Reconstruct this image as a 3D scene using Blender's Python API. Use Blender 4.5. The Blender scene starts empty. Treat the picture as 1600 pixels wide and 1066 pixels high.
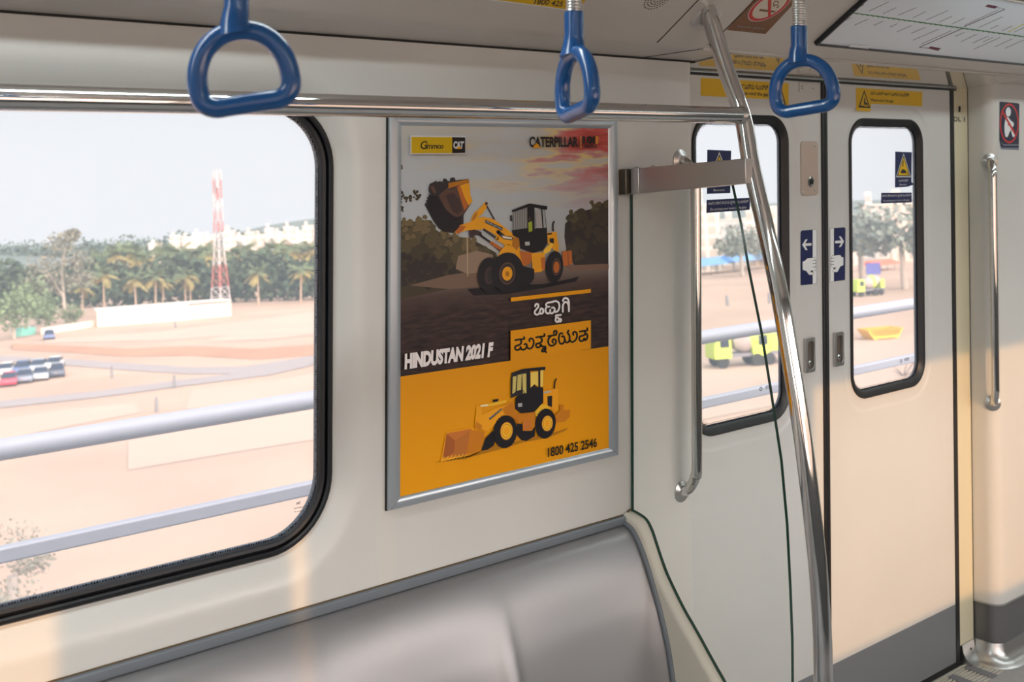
import bpy, bmesh, math, random
from mathutils import Vector, Matrix
from mathutils.geometry import tessellate_polygon

# ------------------------------------------------------------------ camera, sky, sun, exposure
F, TILT, PPY, DIST, EYE = 1800.0, 0.03, 178.0, 1.92, 1.71
sa, ca = 0.6437, 0.7653
_n = math.hypot(sa, ca); sa /= _n; ca /= _n
FW = Vector((sa*math.cos(TILT), ca*math.cos(TILT), math.sin(TILT)))
RT = Vector((ca, -sa, 0)); UP = RT.cross(FW)
CAM = Vector((0, -DIST, EYE))
SC = bpy.context.scene
COL = SC.collection

cd = bpy.data.cameras.new('camera'); cam = bpy.data.objects.new('camera', cd); COL.objects.link(cam)
cd.sensor_fit = 'HORIZONTAL'; cd.sensor_width = 36; cd.lens = F/1600*36
cd.shift_y = -(533-PPY)/1600
cd.clip_start = 0.02; cd.clip_end = 5000
m3 = Matrix((RT, UP, -FW)).transposed()
cam.matrix_world = Matrix.Translation(CAM) @ m3.to_4x4()
cd.dof.use_dof = True; cd.dof.focus_distance = 2.6; cd.dof.aperture_fstop = 6.5
SC.camera = cam

SC.view_settings.view_transform = 'Standard'; SC.view_settings.look = 'None'
SC.view_settings.gamma = 1; SC.view_settings.use_curve_mapping = False
SC.view_settings.exposure = 0.0
SC.cycles.max_bounces = 10; SC.cycles.diffuse_bounces = 3; SC.cycles.transparent_max_bounces = 12
SC.cycles.caustics_reflective = False; SC.cycles.caustics_refractive = False
SC.cycles.sample_clamp_indirect = 6

world = bpy.data.worlds.new('sky'); SC.world = world; world.use_nodes = True
wt = world.node_tree; wt.nodes.clear()
def wn(t, **k):
    n = wt.nodes.new(t)
    for a, v in k.items(): setattr(n, a, v)
    return n
w_out = wn('ShaderNodeOutputWorld'); w_bg = wn('ShaderNodeBackground')
w_tc = wn('ShaderNodeTexCoord'); w_sep = wn('ShaderNodeSeparateXYZ')
w_map = wn('ShaderNodeMapRange'); w_mix = wn('ShaderNodeMixRGB'); w_map2 = wn('ShaderNodeMapRange'); w_mix2 = wn('ShaderNodeMixRGB')
L = wt.links.new
L(w_tc.outputs['Generated'], w_sep.inputs[0])
# the hazy sky is far brighter on the side the low sun stands on
L(w_sep.outputs['Y'], w_map.inputs['Value'])
w_map.inputs['From Min'].default_value = 0.15; w_map.inputs['From Max'].default_value = -0.75
L(w_map.outputs[0], w_mix.inputs[0])
L(w_sep.outputs['Z'], w_map2.inputs['Value'])
w_map2.inputs['From Min'].default_value = -0.02; w_map2.inputs['From Max'].default_value = 0.45
L(w_map2.outputs[0], w_mix2.inputs[0])
w_mix2.inputs[1].default_value = (1.0, 1.01, 1.03, 1); w_mix2.inputs[2].default_value = (0.90, 0.97, 1.08, 1)
L(w_mix2.outputs[0], w_mix.inputs[1])
w_mix.inputs[2].default_value = (6.7, 6.1, 5.75, 1)
L(w_mix.outputs[0], w_bg.inputs['Color']); w_bg.inputs['Strength'].default_value = 1.0
L(w_bg.outputs[0], w_out.inputs[0])

SUN_X, SUN_K = 0.35, 0.264
sd = bpy.data.lights.new('sun', 'SUN'); sun = bpy.data.objects.new('sun', sd); COL.objects.link(sun)
sd.energy = 1.9; sd.color = (1.0, 0.52, 0.18); sd.angle = math.radians(0.7)
sun.rotation_mode = 'QUATERNION'
sun.rotation_quaternion = Vector((SUN_X, 1, -SUN_K)).to_track_quat('-Z', 'Y')
sun.location = (-2, -8, 4)

# ------------------------------------------------------------------ helpers
def S(r, g, b):
    f = lambda v: (v/255/12.92) if v/255 <= 0.04045 else ((v/255+0.055)/1.055)**2.4
    return (f(r), f(g), f(b))
MATS = {}
def mat(name, col, rough=0.5, metal=0.0, noise=0.0, nscale=8.0, bump=0.0, bscale=60.0, spec=0.5, coat=0.0, emit=None, aniso=0.0, stretch=None):
    if name in MATS: return MATS[name]
    m = bpy.data.materials.new(name); m.use_nodes = True; MATS[name] = m
    nt = m.node_tree; b = nt.nodes['Principled BSDF']
    b.inputs['Base Color'].default_value = (*col, 1); b.inputs['Roughness'].default_value = rough
    b.inputs['Metallic'].default_value = metal; b.inputs['Specular IOR Level'].default_value = spec
    b.inputs['Coat Weight'].default_value = coat
    if aniso: b.inputs['Anisotropic'].default_value = aniso
    if emit: b.inputs['Emission Color'].default_value = (*emit[0], 1); b.inputs['Emission Strength'].default_value = emit[1]
    if noise or bump:
        tc = nt.nodes.new('ShaderNodeTexCoord'); mp = nt.nodes.new('ShaderNodeMapping')
        if stretch: mp.inputs['Scale'].default_value = stretch
        nt.links.new(tc.outputs['Object'], mp.inputs[0])
    if noise:
        n = nt.nodes.new('ShaderNodeTexNoise'); n.inputs['Scale'].default_value = nscale; n.inputs['Detail'].default_value = 5
        r = nt.nodes.new('ShaderNodeValToRGB')
        r.color_ramp.elements[0].position = 0.3; r.color_ramp.elements[1].position = 0.7
        r.color_ramp.elements[0].color = (*[c*(1-noise) for c in col], 1)
        r.color_ramp.elements[1].color = (*[min(1, c*(1+noise)) for c in col], 1)
        nt.links.new(mp.outputs[0], n.inputs['Vector']); nt.links.new(n.outputs['Fac'], r.inputs[0])
        nt.links.new(r.outputs[0], b.inputs['Base Color'])
    if bump:
        n = nt.nodes.new('ShaderNodeTexNoise'); n.inputs['Scale'].default_value = bscale; n.inputs['Detail'].default_value = 3
        bp = nt.nodes.new('ShaderNodeBump'); bp.inputs['Strength'].default_value = bump; bp.inputs['Distance'].default_value = 0.002
        nt.links.new(mp.outputs[0], n.inputs['Vector']); nt.links.new(n.outputs['Fac'], bp.inputs['Height'])
        nt.links.new(bp.outputs[0], b.inputs['Normal'])
    return m

def on(px, py, ax, val):
    """the point of the plane coordinate[ax] = val seen at a spot of the photograph"""
    r = FW + RT*((px-800)/F) - UP*((py-PPY)/F)
    return CAM + r*((val-CAM[ax])/r[ax])
def on_plane(px, py, p0, n):
    r = FW + RT*((px-800)/F) - UP*((py-PPY)/F)
    return CAM + r*(((Vector(p0)-CAM).dot(n))/r.dot(n))

ORG = {}
def tag(o, label=None, cat=None, group=None, kind=None):
    if label: o['label'] = label
    if cat: o['category'] = cat
    if group: o['group'] = group
    if kind: o['kind'] = kind
    return o
def thing(name, loc, label, cat, group=None):
    o = bpy.data.objects.new(name, None); COL.objects.link(o); o.location = loc
    o.empty_display_size = 0.05
    ORG[o.name] = Vector(loc)
    return tag(o, label, cat, group)

def catmull(pts, k=6, closed=False):
    P = [Vector(p) for p in pts]; n = len(P); out = []
    for i in range(n if closed else n-1):
        g = (lambda j: P[j % n]) if closed else (lambda j: P[max(0, min(n-1, j))])
        a, b, c, d = g(i-1), g(i), g(i+1), g(i+2)
        for s in range(k):
            t = s/k
            out.append(0.5*((2*b)+(c-a)*t+(2*a-5*b+4*c-d)*t*t+(3*b-a-3*c+d)*t**3))
    if not closed: out.append(P[-1])
    return out

class MB:
    def __init__(s): s.bm = bmesh.new(); s.uv = None
    def face(s, pts, mi=0):
        f = s.bm.faces.new([s.bm.verts.new(p) for p in pts]); f.material_index = mi; return f
    def box(s, x0, x1, y0, y1, z0, z1, mi=0):
        v = [s.bm.verts.new((x, y, z)) for x in (x0, x1) for y in (y0, y1) for z in (z0, z1)]
        for q in ((0,1,3,2), (4,6,7,5), (0,4,5,1), (2,3,7,6), (0,2,6,4), (1,5,7,3)):
            f = s.bm.faces.new([v[i] for i in q]); f.material_index = mi
        return s
    def obox(s, c, ax, ay, az, mi=0):
        """box from a centre and three half-edge vectors"""
        c, ax, ay, az = map(Vector, (c, ax, ay, az))
        v = [s.bm.verts.new(c+i*ax+j*ay+k*az) for i in (-1, 1) for j in (-1, 1) for k in (-1, 1)]
        for q in ((0,1,3,2), (4,6,7,5), (0,4,5,1), (2,3,7,6), (0,2,6,4), (1,5,7,3)):
            f = s.bm.faces.new([v[i] for i in q]); f.material_index = mi
        return s
    def loft(s, loops, closed=True, mi=0, cap0=False, cap1=False, uvv=False):
        L = [[s.bm.verts.new(p) for p in lp] for lp in loops]
        if uvv and s.uv is None: s.uv = s.bm.loops.layers.uv.new('UVMap')
        n = len(L[0])
        for a, (A, B) in enumerate(zip(L, L[1:])):
            for i in range(n if closed else n-1):
                j = (i+1) % n
                f = s.bm.faces.new((A[i], A[j], B[j], B[i])); f.material_index = mi
                if uvv:
                    for lo, uv in zip(f.loops, ((i/n, a), (i/n+1/n, a), (i/n+1/n, a+1), (i/n, a+1))):
                        lo[s.uv].uv = (uv[0], uv[1]/(len(L)-1))
        if cap0: s.bm.faces.new(L[0][::-1]).material_index = mi
        if cap1: s.bm.faces.new(L[-1]).material_index = mi
        return s
    def tube(s, pts, r, n=16, mi=0, caps=True, closed=False, sq=1.0):
        P = [Vector(p) for p in pts]; N = len(P)
        R = r if isinstance(r, (list, tuple)) else [r]*N
        T = []
        for i in range(N):
            a, b = (P[i-1], P[(i+1) % N]) if closed else (P[max(0, i-1)], P[min(N-1, i+1)])
            T.append((b-a).normalized())
        ref = Vector((0, 0, 1)) if abs(T[0].z) < 0.9 else Vector((1, 0, 0))
        u = T[0].cross(ref).normalized(); loops = []
        for i in range(N):
            if i: u = (u - T[i]*u.dot(T[i])).normalized()
            v = T[i].cross(u)
            loops.append([P[i]+(u*math.cos(2*math.pi*k/n)+v*math.sin(2*math.pi*k/n)*sq)*R[i] for k in range(n)])
        if closed: loops.append(loops[0])
        return s.loft(loops, mi=mi, cap0=caps and not closed, cap1=caps and not closed)
    def prism(s, poly, d, mi=0):
        """a polygon pushed along the vector d"""
        d = Vector(d); A = [Vector(p) for p in poly]; B = [p+d for p in A]
        s.fill(A, mi); s.fill(B, mi)
        s.loft([A, B], mi=mi); return s
    def fill(s, poly, mi=0):
        P = [Vector(p) for p in poly]; vs = [s.bm.verts.new(p) for p in P]
        for t in tessellate_polygon([P]):
            try: s.bm.faces.new([vs[i] for i in t]).material_index = mi
            except ValueError: pass
        return s
    def holed(s, outer, holes, mi=0):
        """a four-cornered plate in a plane y = const with one rounded-rectangle hole"""
        h = [Vector(p) for p in holes[0]]; n = len(h)//4
        xs = sorted(p[0] for p in outer); zs = sorted(p[2] for p in outer); y = outer[0][1]
        cs = [Vector((xs[-1], y, zs[0])), Vector((xs[-1], y, zs[-1])), Vector((xs[0], y, zs[-1])), Vector((xs[0], y, zs[0]))]
        V = [s.bm.verts.new(p) for p in h]; C = [s.bm.verts.new(p) for p in cs]
        for q in range(4):
            for i in range(n-1):
                s.bm.faces.new((C[q], V[q*n+i], V[q*n+i+1])).material_index = mi
            s.bm.faces.new((C[q], V[q*n+n-1], V[(q*n+n) % len(V)], C[(q+1) % 4])).material_index = mi
        return s
    def lathe(s, prof, c, axis, n=24, mi=0):
        """profile of (radius, along) turned about an axis through c"""
        a = Vector(axis).normalized(); ref = Vector((0, 0, 1)) if abs(a.z) < 0.9 else Vector((1, 0, 0))
        u = a.cross(ref).normalized(); v = a.cross(u); c = Vector(c)
        return s.loft([[c+a*h+(u*math.cos(2*math.pi*k/n)+v*math.sin(2*math.pi*k/n))*r for k in range(n)] for r, h in prof], mi=mi,
                      cap0=prof[0][0] > 1e-6, cap1=prof[-1][0] > 1e-6)
    def build(s, name, mats, parent=None, smooth=35, bevel=0, origin=None, weld=True, normals=True, local=False):
        bm = s.bm
        if weld: bmesh.ops.remove_doubles(bm, verts=bm.verts, dist=1e-6)
        if normals: bmesh.ops.recalc_face_normals(bm, faces=bm.faces)
        if parent is not None: o0 = ORG.get(parent.name, Vector())
        elif local: o0 = Vector()
        elif origin is not None: o0 = Vector(origin)
        else:
            lo = [min(v.co[i] for v in bm.verts) for i in range(3)]; hi = [max(v.co[i] for v in bm.verts) for i in range(3)]
            o0 = Vector(((lo[0]+hi[0])/2, (lo[1]+hi[1])/2, lo[2]))
        if o0.length > 0: bmesh.ops.translate(bm, verts=bm.verts, vec=-o0)
        me = bpy.data.meshes.new(name); bm.to_mesh(me); bm.free()
        for m in (mats if isinstance(mats, (list, tuple)) else [mats]): me.materials.append(m)
        o = bpy.data.objects.new(name, me); COL.objects.link(o)
        if smooth:
            me.shade_smooth()
            me.set_sharp_from_angle(angle=math.radians(smooth))
        if parent is not None: o.parent = parent
        else: o.location = o0
        ORG[o.name] = o0
        if bevel:
            b = o.modifiers.new('bevel', 'BEVEL'); b.width = bevel; b.segments = 2; b.limit_method = 'ANGLE'; b.angle_limit = math.radians(40)
        return o

def rrect(x0, x1, z0, z1, R, y, n=10):
    """rounded rectangle in a plane y = const, always 4*(n+1) points"""
    out = []
    for cx, cz, a in ((x1-R, z0+R, -90), (x1-R, z1-R, 0), (x0+R, z1-R, 90), (x0+R, z0+R, 180)):
        for i in range(n+1):
            t = math.radians(a+90*i/n); out.append(Vector((cx+R*math.cos(t), y, cz+R*math.sin(t))))
    return out
def rr_off(w, d, y, n=10):
    x0, x1, z0, z1, R = w
    return rrect(x0-d, x1+d, z0-d, z1+d, max(0.002, R+d), y, n)

def stroke(mb, pts, w, place, mi=0, k=5, smooth=True, n=8):
    """a pen line of width w (in the drawing's own units) laid onto a plane by place(x, y)"""
    P = [Vector((*p, 0)) for p in pts]
    if smooth and len(P) > 2: P = catmull(P, k)
    L1, L2 = [], []
    for i, p in enumerate(P):
        t = (P[min(i+1, len(P)-1)]-P[max(0, i-1)]); t = t.normalized() if t.length else Vector((1, 0, 0))
        q = Vector((-t.y, t.x, 0))*w/2
        L1.append(p+q); L2.append(p-q)
    for i in range(len(P)-1):
        mb.face([place(*v[:2]) for v in (L1[i], L1[i+1], L2[i+1], L2[i])], mi)
    for p in (P[0], P[-1]):
        mb.face([place(p.x+w/2*math.cos(2*math.pi*a/n), p.y+w/2*math.sin(2*math.pi*a/n)) for a in range(n)], mi)

def text_tris(body, bold=0.0, shear=0.0, spacing=1.0):
    """outline of a line of lettering, scaled to 0..1 in both directions, as triangles"""
    cu = bpy.data.curves.new('lettering', 'FONT'); cu.body = body; cu.size = 1; cu.offset = bold; cu.shear = shear
    cu.space_character = spacing; cu.resolution_u = 3
    ob = bpy.data.objects.new('lettering', cu); COL.objects.link(ob)
    dg = bpy.context.evaluated_depsgraph_get(); dg.update()
    me = bpy.data.meshes.new_from_object(ob.evaluated_get(dg))
    xs = [v.co.x for v in me.vertices]; ys = [v.co.y for v in me.vertices]
    if not xs:
        bpy.data.objects.remove(ob); return []
    x0, x1, y0, y1 = min(xs), max(xs), min(ys), max(ys)
    tr = [[((me.vertices[i].co.x-x0)/(x1-x0), (me.vertices[i].co.y-y0)/(y1-y0)) for i in p.vertices] for p in me.polygons]
    bpy.data.objects.remove(ob); bpy.data.curves.remove(cu); bpy.data.meshes.remove(me)
    return tr
def letter(mb, body, quad, mi=0, **k):
    """lettering stretched over four points: lower left, lower right, upper right, upper left"""
    a, b, c, d = [Vector(q) for q in quad]
    for t in text_tris(body, **k):
        mb.face([(a*(1-u)+b*u)*(1-v)+(d*(1-u)+c*u)*v for u, v in t], mi)

# world outside: the train stands canted on a curve, so the land lies tilted under it
CANT = Matrix.Translation(CAM) @ Matrix.Rotation(math.radians(-4.8), 4, 'X')
GROUND = -15.0
def gpt(px, py, h=0.0):
    """point of the land (or h above it) seen at a spot of the photograph, in land axes"""
    r = CANT.to_3x3().inverted() @ (FW + RT*((px-800)/F) - UP*((py-PPY)/F))
    p = r*((GROUND+h)/r.z)
    return Vector((p.x, p.y, GROUND+h))
def put(o, p, rz=0.0, sc=1.0):
    o.matrix_world = CANT @ Matrix.Translation(Vector(p)) @ Matrix.Rotation(rz, 4, 'Z') @ Matrix.Scale(sc, 4)
    return o
def copy_tree(o, parent=None):
    c = o.copy(); COL.objects.link(c)
    if parent: c.parent = parent
    for ch in list(o.children): copy_tree(ch, c)
    return c
def scribble(mb, quad, n, w=0.16):
    """marks too small to read: n little unequal strokes in a row"""
    a, b, c, d = [Vector(q) for q in quad]; r = random.Random(n*7+len(mb.bm.verts))
    f = lambda u, v: (a*(1-u)+b*u)*(1-v)+(d*(1-u)+c*u)*v
    for i in range(n):
        u0 = (i+0.1)/n; u1 = (i+0.82)/n; h = r.uniform(0.65, 1.0); l = r.uniform(0, 0.2); k = r.random(); e = (u1-u0)*0.3
        if k < 0.75: mb.face([f(u0, l), f(u0+e, l), f(u0+e, h), f(u0, h)])
        if k < 0.55 or k > 0.75: mb.face([f(u0, h-w), f(u1, h-w), f(u1, h), f(u0, h)])
        if k > 0.3: mb.face([f(u1-e, l), f(u1, l), f(u1, h), f(u1-e, h)])
        if k > 0.5: mb.face([f(u0, l), f(u1, l), f(u1, l+w), f(u0, l+w)])
        if 0.2 < k < 0.7: mb.face([f(u0, .42), f(u1, .42), f(u1, .42+w), f(u0, .42+w)])
# ------------------------------------------------------------------ materials of the carriage
M_LIN = mat('cream_lining', S(214, 212, 208), 0.32, noise=0.03, nscale=3)
M_LING = mat('greenish_cream_lining', S(214, 208, 194), 0.35)
M_DOOR = mat('door_white', S(210, 210, 208), 0.38, noise=0.02, nscale=4)
M_CEIL = mat('ceiling_white', S(206, 202, 197), 0.3)
M_STRIP = mat('pillar_cream', S(214, 206, 178), 0.4)
M_GREY = mat('kick_grey', S(118, 120, 124), 0.45)
M_RUB = mat('black_rubber', (0.008, 0.009, 0.012), 0.42)
M_RUB2 = mat('black_seal', (0.012, 0.012, 0.013), 0.5, bump=0.4, bscale=120)
M_STEEL = mat('polished_steel', (0.66, 0.65, 0.64), 0.07, 1.0)
M_STEELD = mat('satin_steel', (0.55, 0.54, 0.53), 0.3, 1.0)
M_BRUSH = mat('brushed_seat_steel', S(152, 151, 153), 0.44, 0.7, bump=0.03, bscale=14, stretch=(1, 8, 8))
M_ALU = mat('anodised_aluminium', S(176, 184, 192), 0.3, 0.6)
M_GAP = mat('dark_gap', (0.02, 0.018, 0.016), 0.8)
M_TRIM = mat('grey_trim', S(112, 118, 126), 0.4)
M_BROWNGAP = mat('old_sealant', S(96, 78, 50), 0.8)
M_FLOOR = mat('floor_grey', S(156, 157, 158), 0.6, noise=0.08, nscale=60)
M_NAVY = mat('sticker_navy', S(22, 32, 84), 0.35)
M_WHITEP = mat('printed_white', S(236, 238, 240), 0.4)
M_YEL = mat('sticker_yellow', S(226, 182, 0), 0.4)
M_BLACKP = mat('printed_black', (0.012, 0.012, 0.012), 0.45)
M_REDP = mat('printed_red', S(206, 40, 34), 0.4)

def glass_mat(name, tint, refl=1.0, film=0.0):
    m = bpy.data.materials.new(name); m.use_nodes = True; nt = m.node_tree; nt.nodes.clear()
    o = nt.nodes.new('ShaderNodeOutputMaterial'); t = nt.nodes.new('ShaderNodeBsdfTransparent'); g = nt.nodes.new('ShaderNodeBsdfGlossy')
    mx = nt.nodes.new('ShaderNodeMixShader'); fr = nt.nodes.new('ShaderNodeLayerWeight'); mu = nt.nodes.new('ShaderNodeMath')
    t.inputs[0].default_value = (*tint, 1); g.inputs['Roughness'].default_value = 0.02; g.inputs[0].default_value = (1, 1, 1, 1)
    fr.inputs['Blend'].default_value = 0.12; mu.operation = 'MULTIPLY'; mu.inputs[1].default_value = refl
    nt.links.new(fr.outputs['Fresnel'], mu.inputs[0]); nt.links.new(mu.outputs[0], mx.inputs[0])
    src = t.outputs[0]
    if film:      # perforated sun film scatters light; its blue tint also stands in for distance haze
        tl = nt.nodes.new('ShaderNodeBsdfTranslucent'); tl.inputs[0].default_value = (0.74, 0.88, 1.0, 1)
        m2 = nt.nodes.new('ShaderNodeMixShader'); m2.inputs[0].default_value = film
        nt.links.new(t.outputs[0], m2.inputs[1]); nt.links.new(tl.outputs[0], m2.inputs[2]); src = m2.outputs[0]
    nt.links.new(src, mx.inputs[1]); nt.links.new(g.outputs[0], mx.inputs[2]); nt.links.new(mx.outputs[0], o.inputs[0])
    return m
M_GLASS = glass_mat('window_glass', (0.99, 0.993, 0.997), 0.5, 0.14)
M_GLASSP = glass_mat('partition_glass', (0.965, 0.975, 0.968), 0.8)
M_GEDGE = mat('green_glass_edge', S(28, 62, 50), 0.15)

# a band of printed dots that thins out towards the middle of a pane
M_FRIT = bpy.data.materials.new('dot_print'); M_FRIT.use_nodes = True
def _frit():
    nt = M_FRIT.node_tree; nt.nodes.clear(); N = nt.nodes.new; K = nt.links.new
    o = N('ShaderNodeOutputMaterial'); t = N('ShaderNodeBsdfTransparent'); d = N('ShaderNodeBsdfDiffuse'); mx = N('ShaderNodeMixShader')
    d.inputs[0].default_value = (0.02, 0.02, 0.03, 1)
    tc = N('ShaderNodeTexCoord'); vo = N('ShaderNodeTexVoronoi'); vo.inputs['Scale'].default_value = 210; vo.inputs['Randomness'].default_value = 0.15
    sp = N('ShaderNodeSeparateXYZ'); mr = N('ShaderNodeMapRange'); lt = N('ShaderNodeMath'); lt.operation = 'LESS_THAN'
    K(tc.outputs['Object'], vo.inputs['Vector']); K(tc.outputs['UV'], sp.inputs[0]); K(sp.outputs['Y'], mr.inputs[0])
    mr.inputs[3].default_value = 0.62; mr.inputs[4].default_value = 0.0
    K(vo.outputs['Distance'], lt.inputs[0]); K(mr.outputs[0], lt.inputs[1]); K(lt.outputs[0], mx.inputs[0])
    K(t.outputs[0], mx.inputs[1]); K(d.outputs[0], mx.inputs[2]); K(mx.outputs[0], o.inputs[0])
_frit()

# ------------------------------------------------------------------ the carriage shell
XL, XR, YF = -2.6, 6.6, -2.75          # carriage ends and the wall behind the camera
WIN = (-0.32, 1.181, 0.950, 1.808, 0.135)     # outline of the black gasket of the big window
WY = 0.028
def st(o): return tag(o, kind='structure')

# window-side wall of the seating bay, its lining flowing out to the window
mb = MB()
flare = [(0.062, 0.0), (0.052, 0.0006), (0.040, 0.004), (0.026, 0.011), (0.012, 0.020), (0.004, 0.0265), (0.0, WY)]
hole = rr_off(WIN, flare[0][0], 0.0, 12)
CR = 0.028
mb.holed([(XL, 0, 0), (2.2165-CR, 0, 0), (2.2165-CR, 0, 1.93), (XL, 0, 1.93)], [hole])
mb.loft([rr_off(WIN, d, y, 12) for d, y in flare]+[rr_off(WIN, 0, 0.05, 12), rr_off(WIN, 0.13, 0.062, 12), rr_off(WIN, 0.13, 0.13, 12)])
arc = [(2.2165-CR+CR*math.sin(a), CR-CR*math.cos(a)) for a in [math.radians(15*i) for i in range(7)]]+[(2.2165, 0.13)]
mb.loft([[(x, y, 0) for x, y in arc], [(x, y, 1.93) for x, y in arc]], closed=False)
mb.holed([(XL, 0.13, 0), (2.2165, 0.13, 0), (2.2165, 0.13, 2.3), (XL, 0.13, 2.3)], [rr_off(WIN, 0.13, 0.13, 12)])
st(mb.build('wall_back', M_LIN, origin=(0, 0, 0)))

# big window: gasket, pane, dotted print, maker's mark
w1 = st(thing('window_1', (0.43, WY, WIN[2]), None, None)); w1.pop('label', None)
mb = MB()
mb.loft([rr_off(WIN, d, y, 12) for d, y in ((0.0, 0.05), (0.0, WY-0.004), (-0.003, WY-0.008), (-0.009, WY-0.009), (-0.012, WY-0.006), (-0.0125, WY+0.004),
        (-0.0155, WY+0.004), (-0.016, WY-0.004), (-0.019, WY-0.006), (-0.0245, WY-0.004), (-0.027, WY+0.001), (-0.027, 0.05))])
mb.build('gasket', M_RUB, w1)
mb = MB(); mb.fill(rr_off(WIN, -0.02, WY+0.008, 12)); mb.fill(rr_off(WIN, -0.02, WY+0.014, 12))
mb.build('pane', M_GLASS, w1)
def frit(win, y, parent, d=0.027, w=0.017):
    mb = MB(); mb.loft([rr_off(win, -d, y, 12), rr_off(win, -d-w, y, 12)], uvv=True)
    mb.build('dot_print', M_FRIT, parent, weld=False)
frit(WIN, WY+0.0072, w1)
mb = MB()
yy = WY+0.007
mk = lambda x, y: on(x, y, 1, yy)
scribble(mb, [mk(463, 789), mk(470, 788), mk(470, 783), mk(463, 784)], 4)
scribble(mb, [mk(459, 796), mk(476, 793), mk(476, 791), mk(459, 794)], 9)
scribble(mb, [mk(460, 801), mk(474, 799), mk(474, 797), mk(460, 799)], 8)
tag(mb.build('etched_mark', M_GAP, w1), 'small dark etched glass mark')

# ceiling: low soffit over the wall, sloping panel, flat middle, mirrored on the far side
prof = [(0.13, 1.918), (0.0, 1.930), (-0.10, 1.943), (-0.118, 1.9455), (-0.128, 1.949), (-0.136, 1.954), (-0.15, 1.963), (-0.44, 2.166), (-0.47, 2.184), (-0.52, 2.2)]
pts = prof+[(YF-y, z) for y, z in prof[::-1]]
mb = MB()
mb.loft([[(XL, y, z) for y, z in pts], [(XR, y, z) for y, z in pts]], closed=False)
mb.loft([[(XL, 0.13, 1.918), (XL, 0.13, 2.3), (XL, YF-0.13, 2.3), (XL, YF-0.13, 1.918)], [(XR, 0.13, 1.918), (XR, 0.13, 2.3), (XR, YF-0.13, 2.3), (XR, YF-0.13, 1.918)]], closed=False)
st(mb.build('ceiling', M_CEIL, origin=(2, -1.4, 1.92), smooth=30))
# shadow gap where wall lining and soffit meet
mb = MB(); mb.box(XL, 2.2165, -0.0012, 0.004, 1.9255, 1.9315); st(mb.build('trim_1', M_GAP))

# glossy soffit plate over the doors and its bright lip
M_GLOSS = mat('glossy_soffit', S(206, 198, 186), 0.05, coat=1.0)
mb = MB(); mb.loft([[(x, 0.094, 1.9130), (x, -0.118, 1.9405), (x, -0.118, 1.942), (x, 0.094, 1.917)] for x in (2.2175, 3.722)], cap0=True, cap1=True); st(mb.build('trim_16', M_GLOSS, smooth=0))
mb = MB(); mb.tube([(2.10, -0.124, 1.9462), (XR, -0.124, 1.9462)], 0.0045, 10); st(mb.build('trim_17', M_CEIL))
# panel joints in the ceiling
SL = Vector((0, -0.29, 0.203)).normalized(); SN = Vector((0, -0.203, -0.29)).normalized()      # up the slope; out of the slope
SP0 = Vector((0, -0.15, 1.963))
def slope(px, py, out=0.0): return on_plane(px, py, SP0+SN*out, SN)
def joint(name, path, w=0.0022):
    mb = MB()
    for a, b in zip(path, path[1:]):
        a, b = Vector(a), Vector(b); d = (b-a).normalized()
        mb.obox((a+b)/2, (b-a)/2, d.cross(Vector((0, 0, 1))).normalized()*w/2 if abs(d.z) < .99 else Vector((w/2, 0, 0)), Vector((0, 0, 0.0008)))
    return st(mb.build(name, M_GAP))
a1 = slope(1060, 46, 0.0004); a2 = slope(1103, 0, 0.0004)
xj = 2.01
joint('trim_2', [(xj-0.075, -0.132, 1.9505), (xj-0.075, -0.15, 1.9625), (xj-0.075, -0.44, 2.1655)])
joint('trim_3', [(xj+0.02, -0.001, 1.9298), (xj+0.085, -0.118, 1.945), (xj+0.10, -0.15, 1.9625), (xj+0.10, -0.44, 2.1655)])

# opposite wall behind the camera: openings, slits and grey tone made up for the light
mb = MB()
sun_blocking_piers = [(XL, -2.2), (-0.31, 0.075), (0.150, 0.283), (4.6, XR)]
mb.box(XL, XR, YF-0.13, YF, 0, 0.96); mb.box(XL, XR, YF-0.13, YF, 1.80, 1.93)
for a, b in sun_blocking_piers: mb.box(a, b, YF-0.13, YF, 0.96, 1.80)
st(mb.build('wall_front', mat('far_side_lining', S(128, 128, 128), 0.5)))
m = bpy.data.materials.new('diffuser_sheet'); m.use_nodes = True; nt = m.node_tree; nt.nodes.clear()  # made-up window with a scattering sheet, added to lend the poster wall soft light
_o = nt.nodes.new('ShaderNodeOutputMaterial'); _t = nt.nodes.new('ShaderNodeBsdfTranslucent'); _t.inputs[0].default_value = (0.9, 0.86, 0.82, 1); nt.links.new(_t.outputs[0], _o.inputs[0])
w2 = st(thing('added_diffuser', (1.06, YF-0.06, 0.96), None, None))
mb = MB(); mb.face([(0.34, YF-0.06, 0.97), (1.79, YF-0.06, 0.97), (1.79, YF-0.06, 1.79), (0.34, YF-0.06, 1.79)]); mb.build('diffuser_pane', m, w2, smooth=0)
mb = MB()
for q in ((0.318, 0.345, 0.96, 1.80), (1.785, 1.81, 0.96, 1.80), (0.345, 1.785, 0.96, 0.975), (0.345, 1.785, 1.785, 1.80)): mb.box(q[0], q[1], YF-0.08, YF-0.04, q[2], q[3])
mb.build('gasket', M_RUB, w2)
mb = MB(); mb.box(XL-0.05, XL, YF-0.13, 0.13, 0, 2.3); st(mb.build('wall_left', M_LIN))
mb = MB(); mb.box(XR, XR+0.05, YF-0.13, 0.13, 0, 2.3); st(mb.build('wall_far_end', M_LIN))

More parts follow.
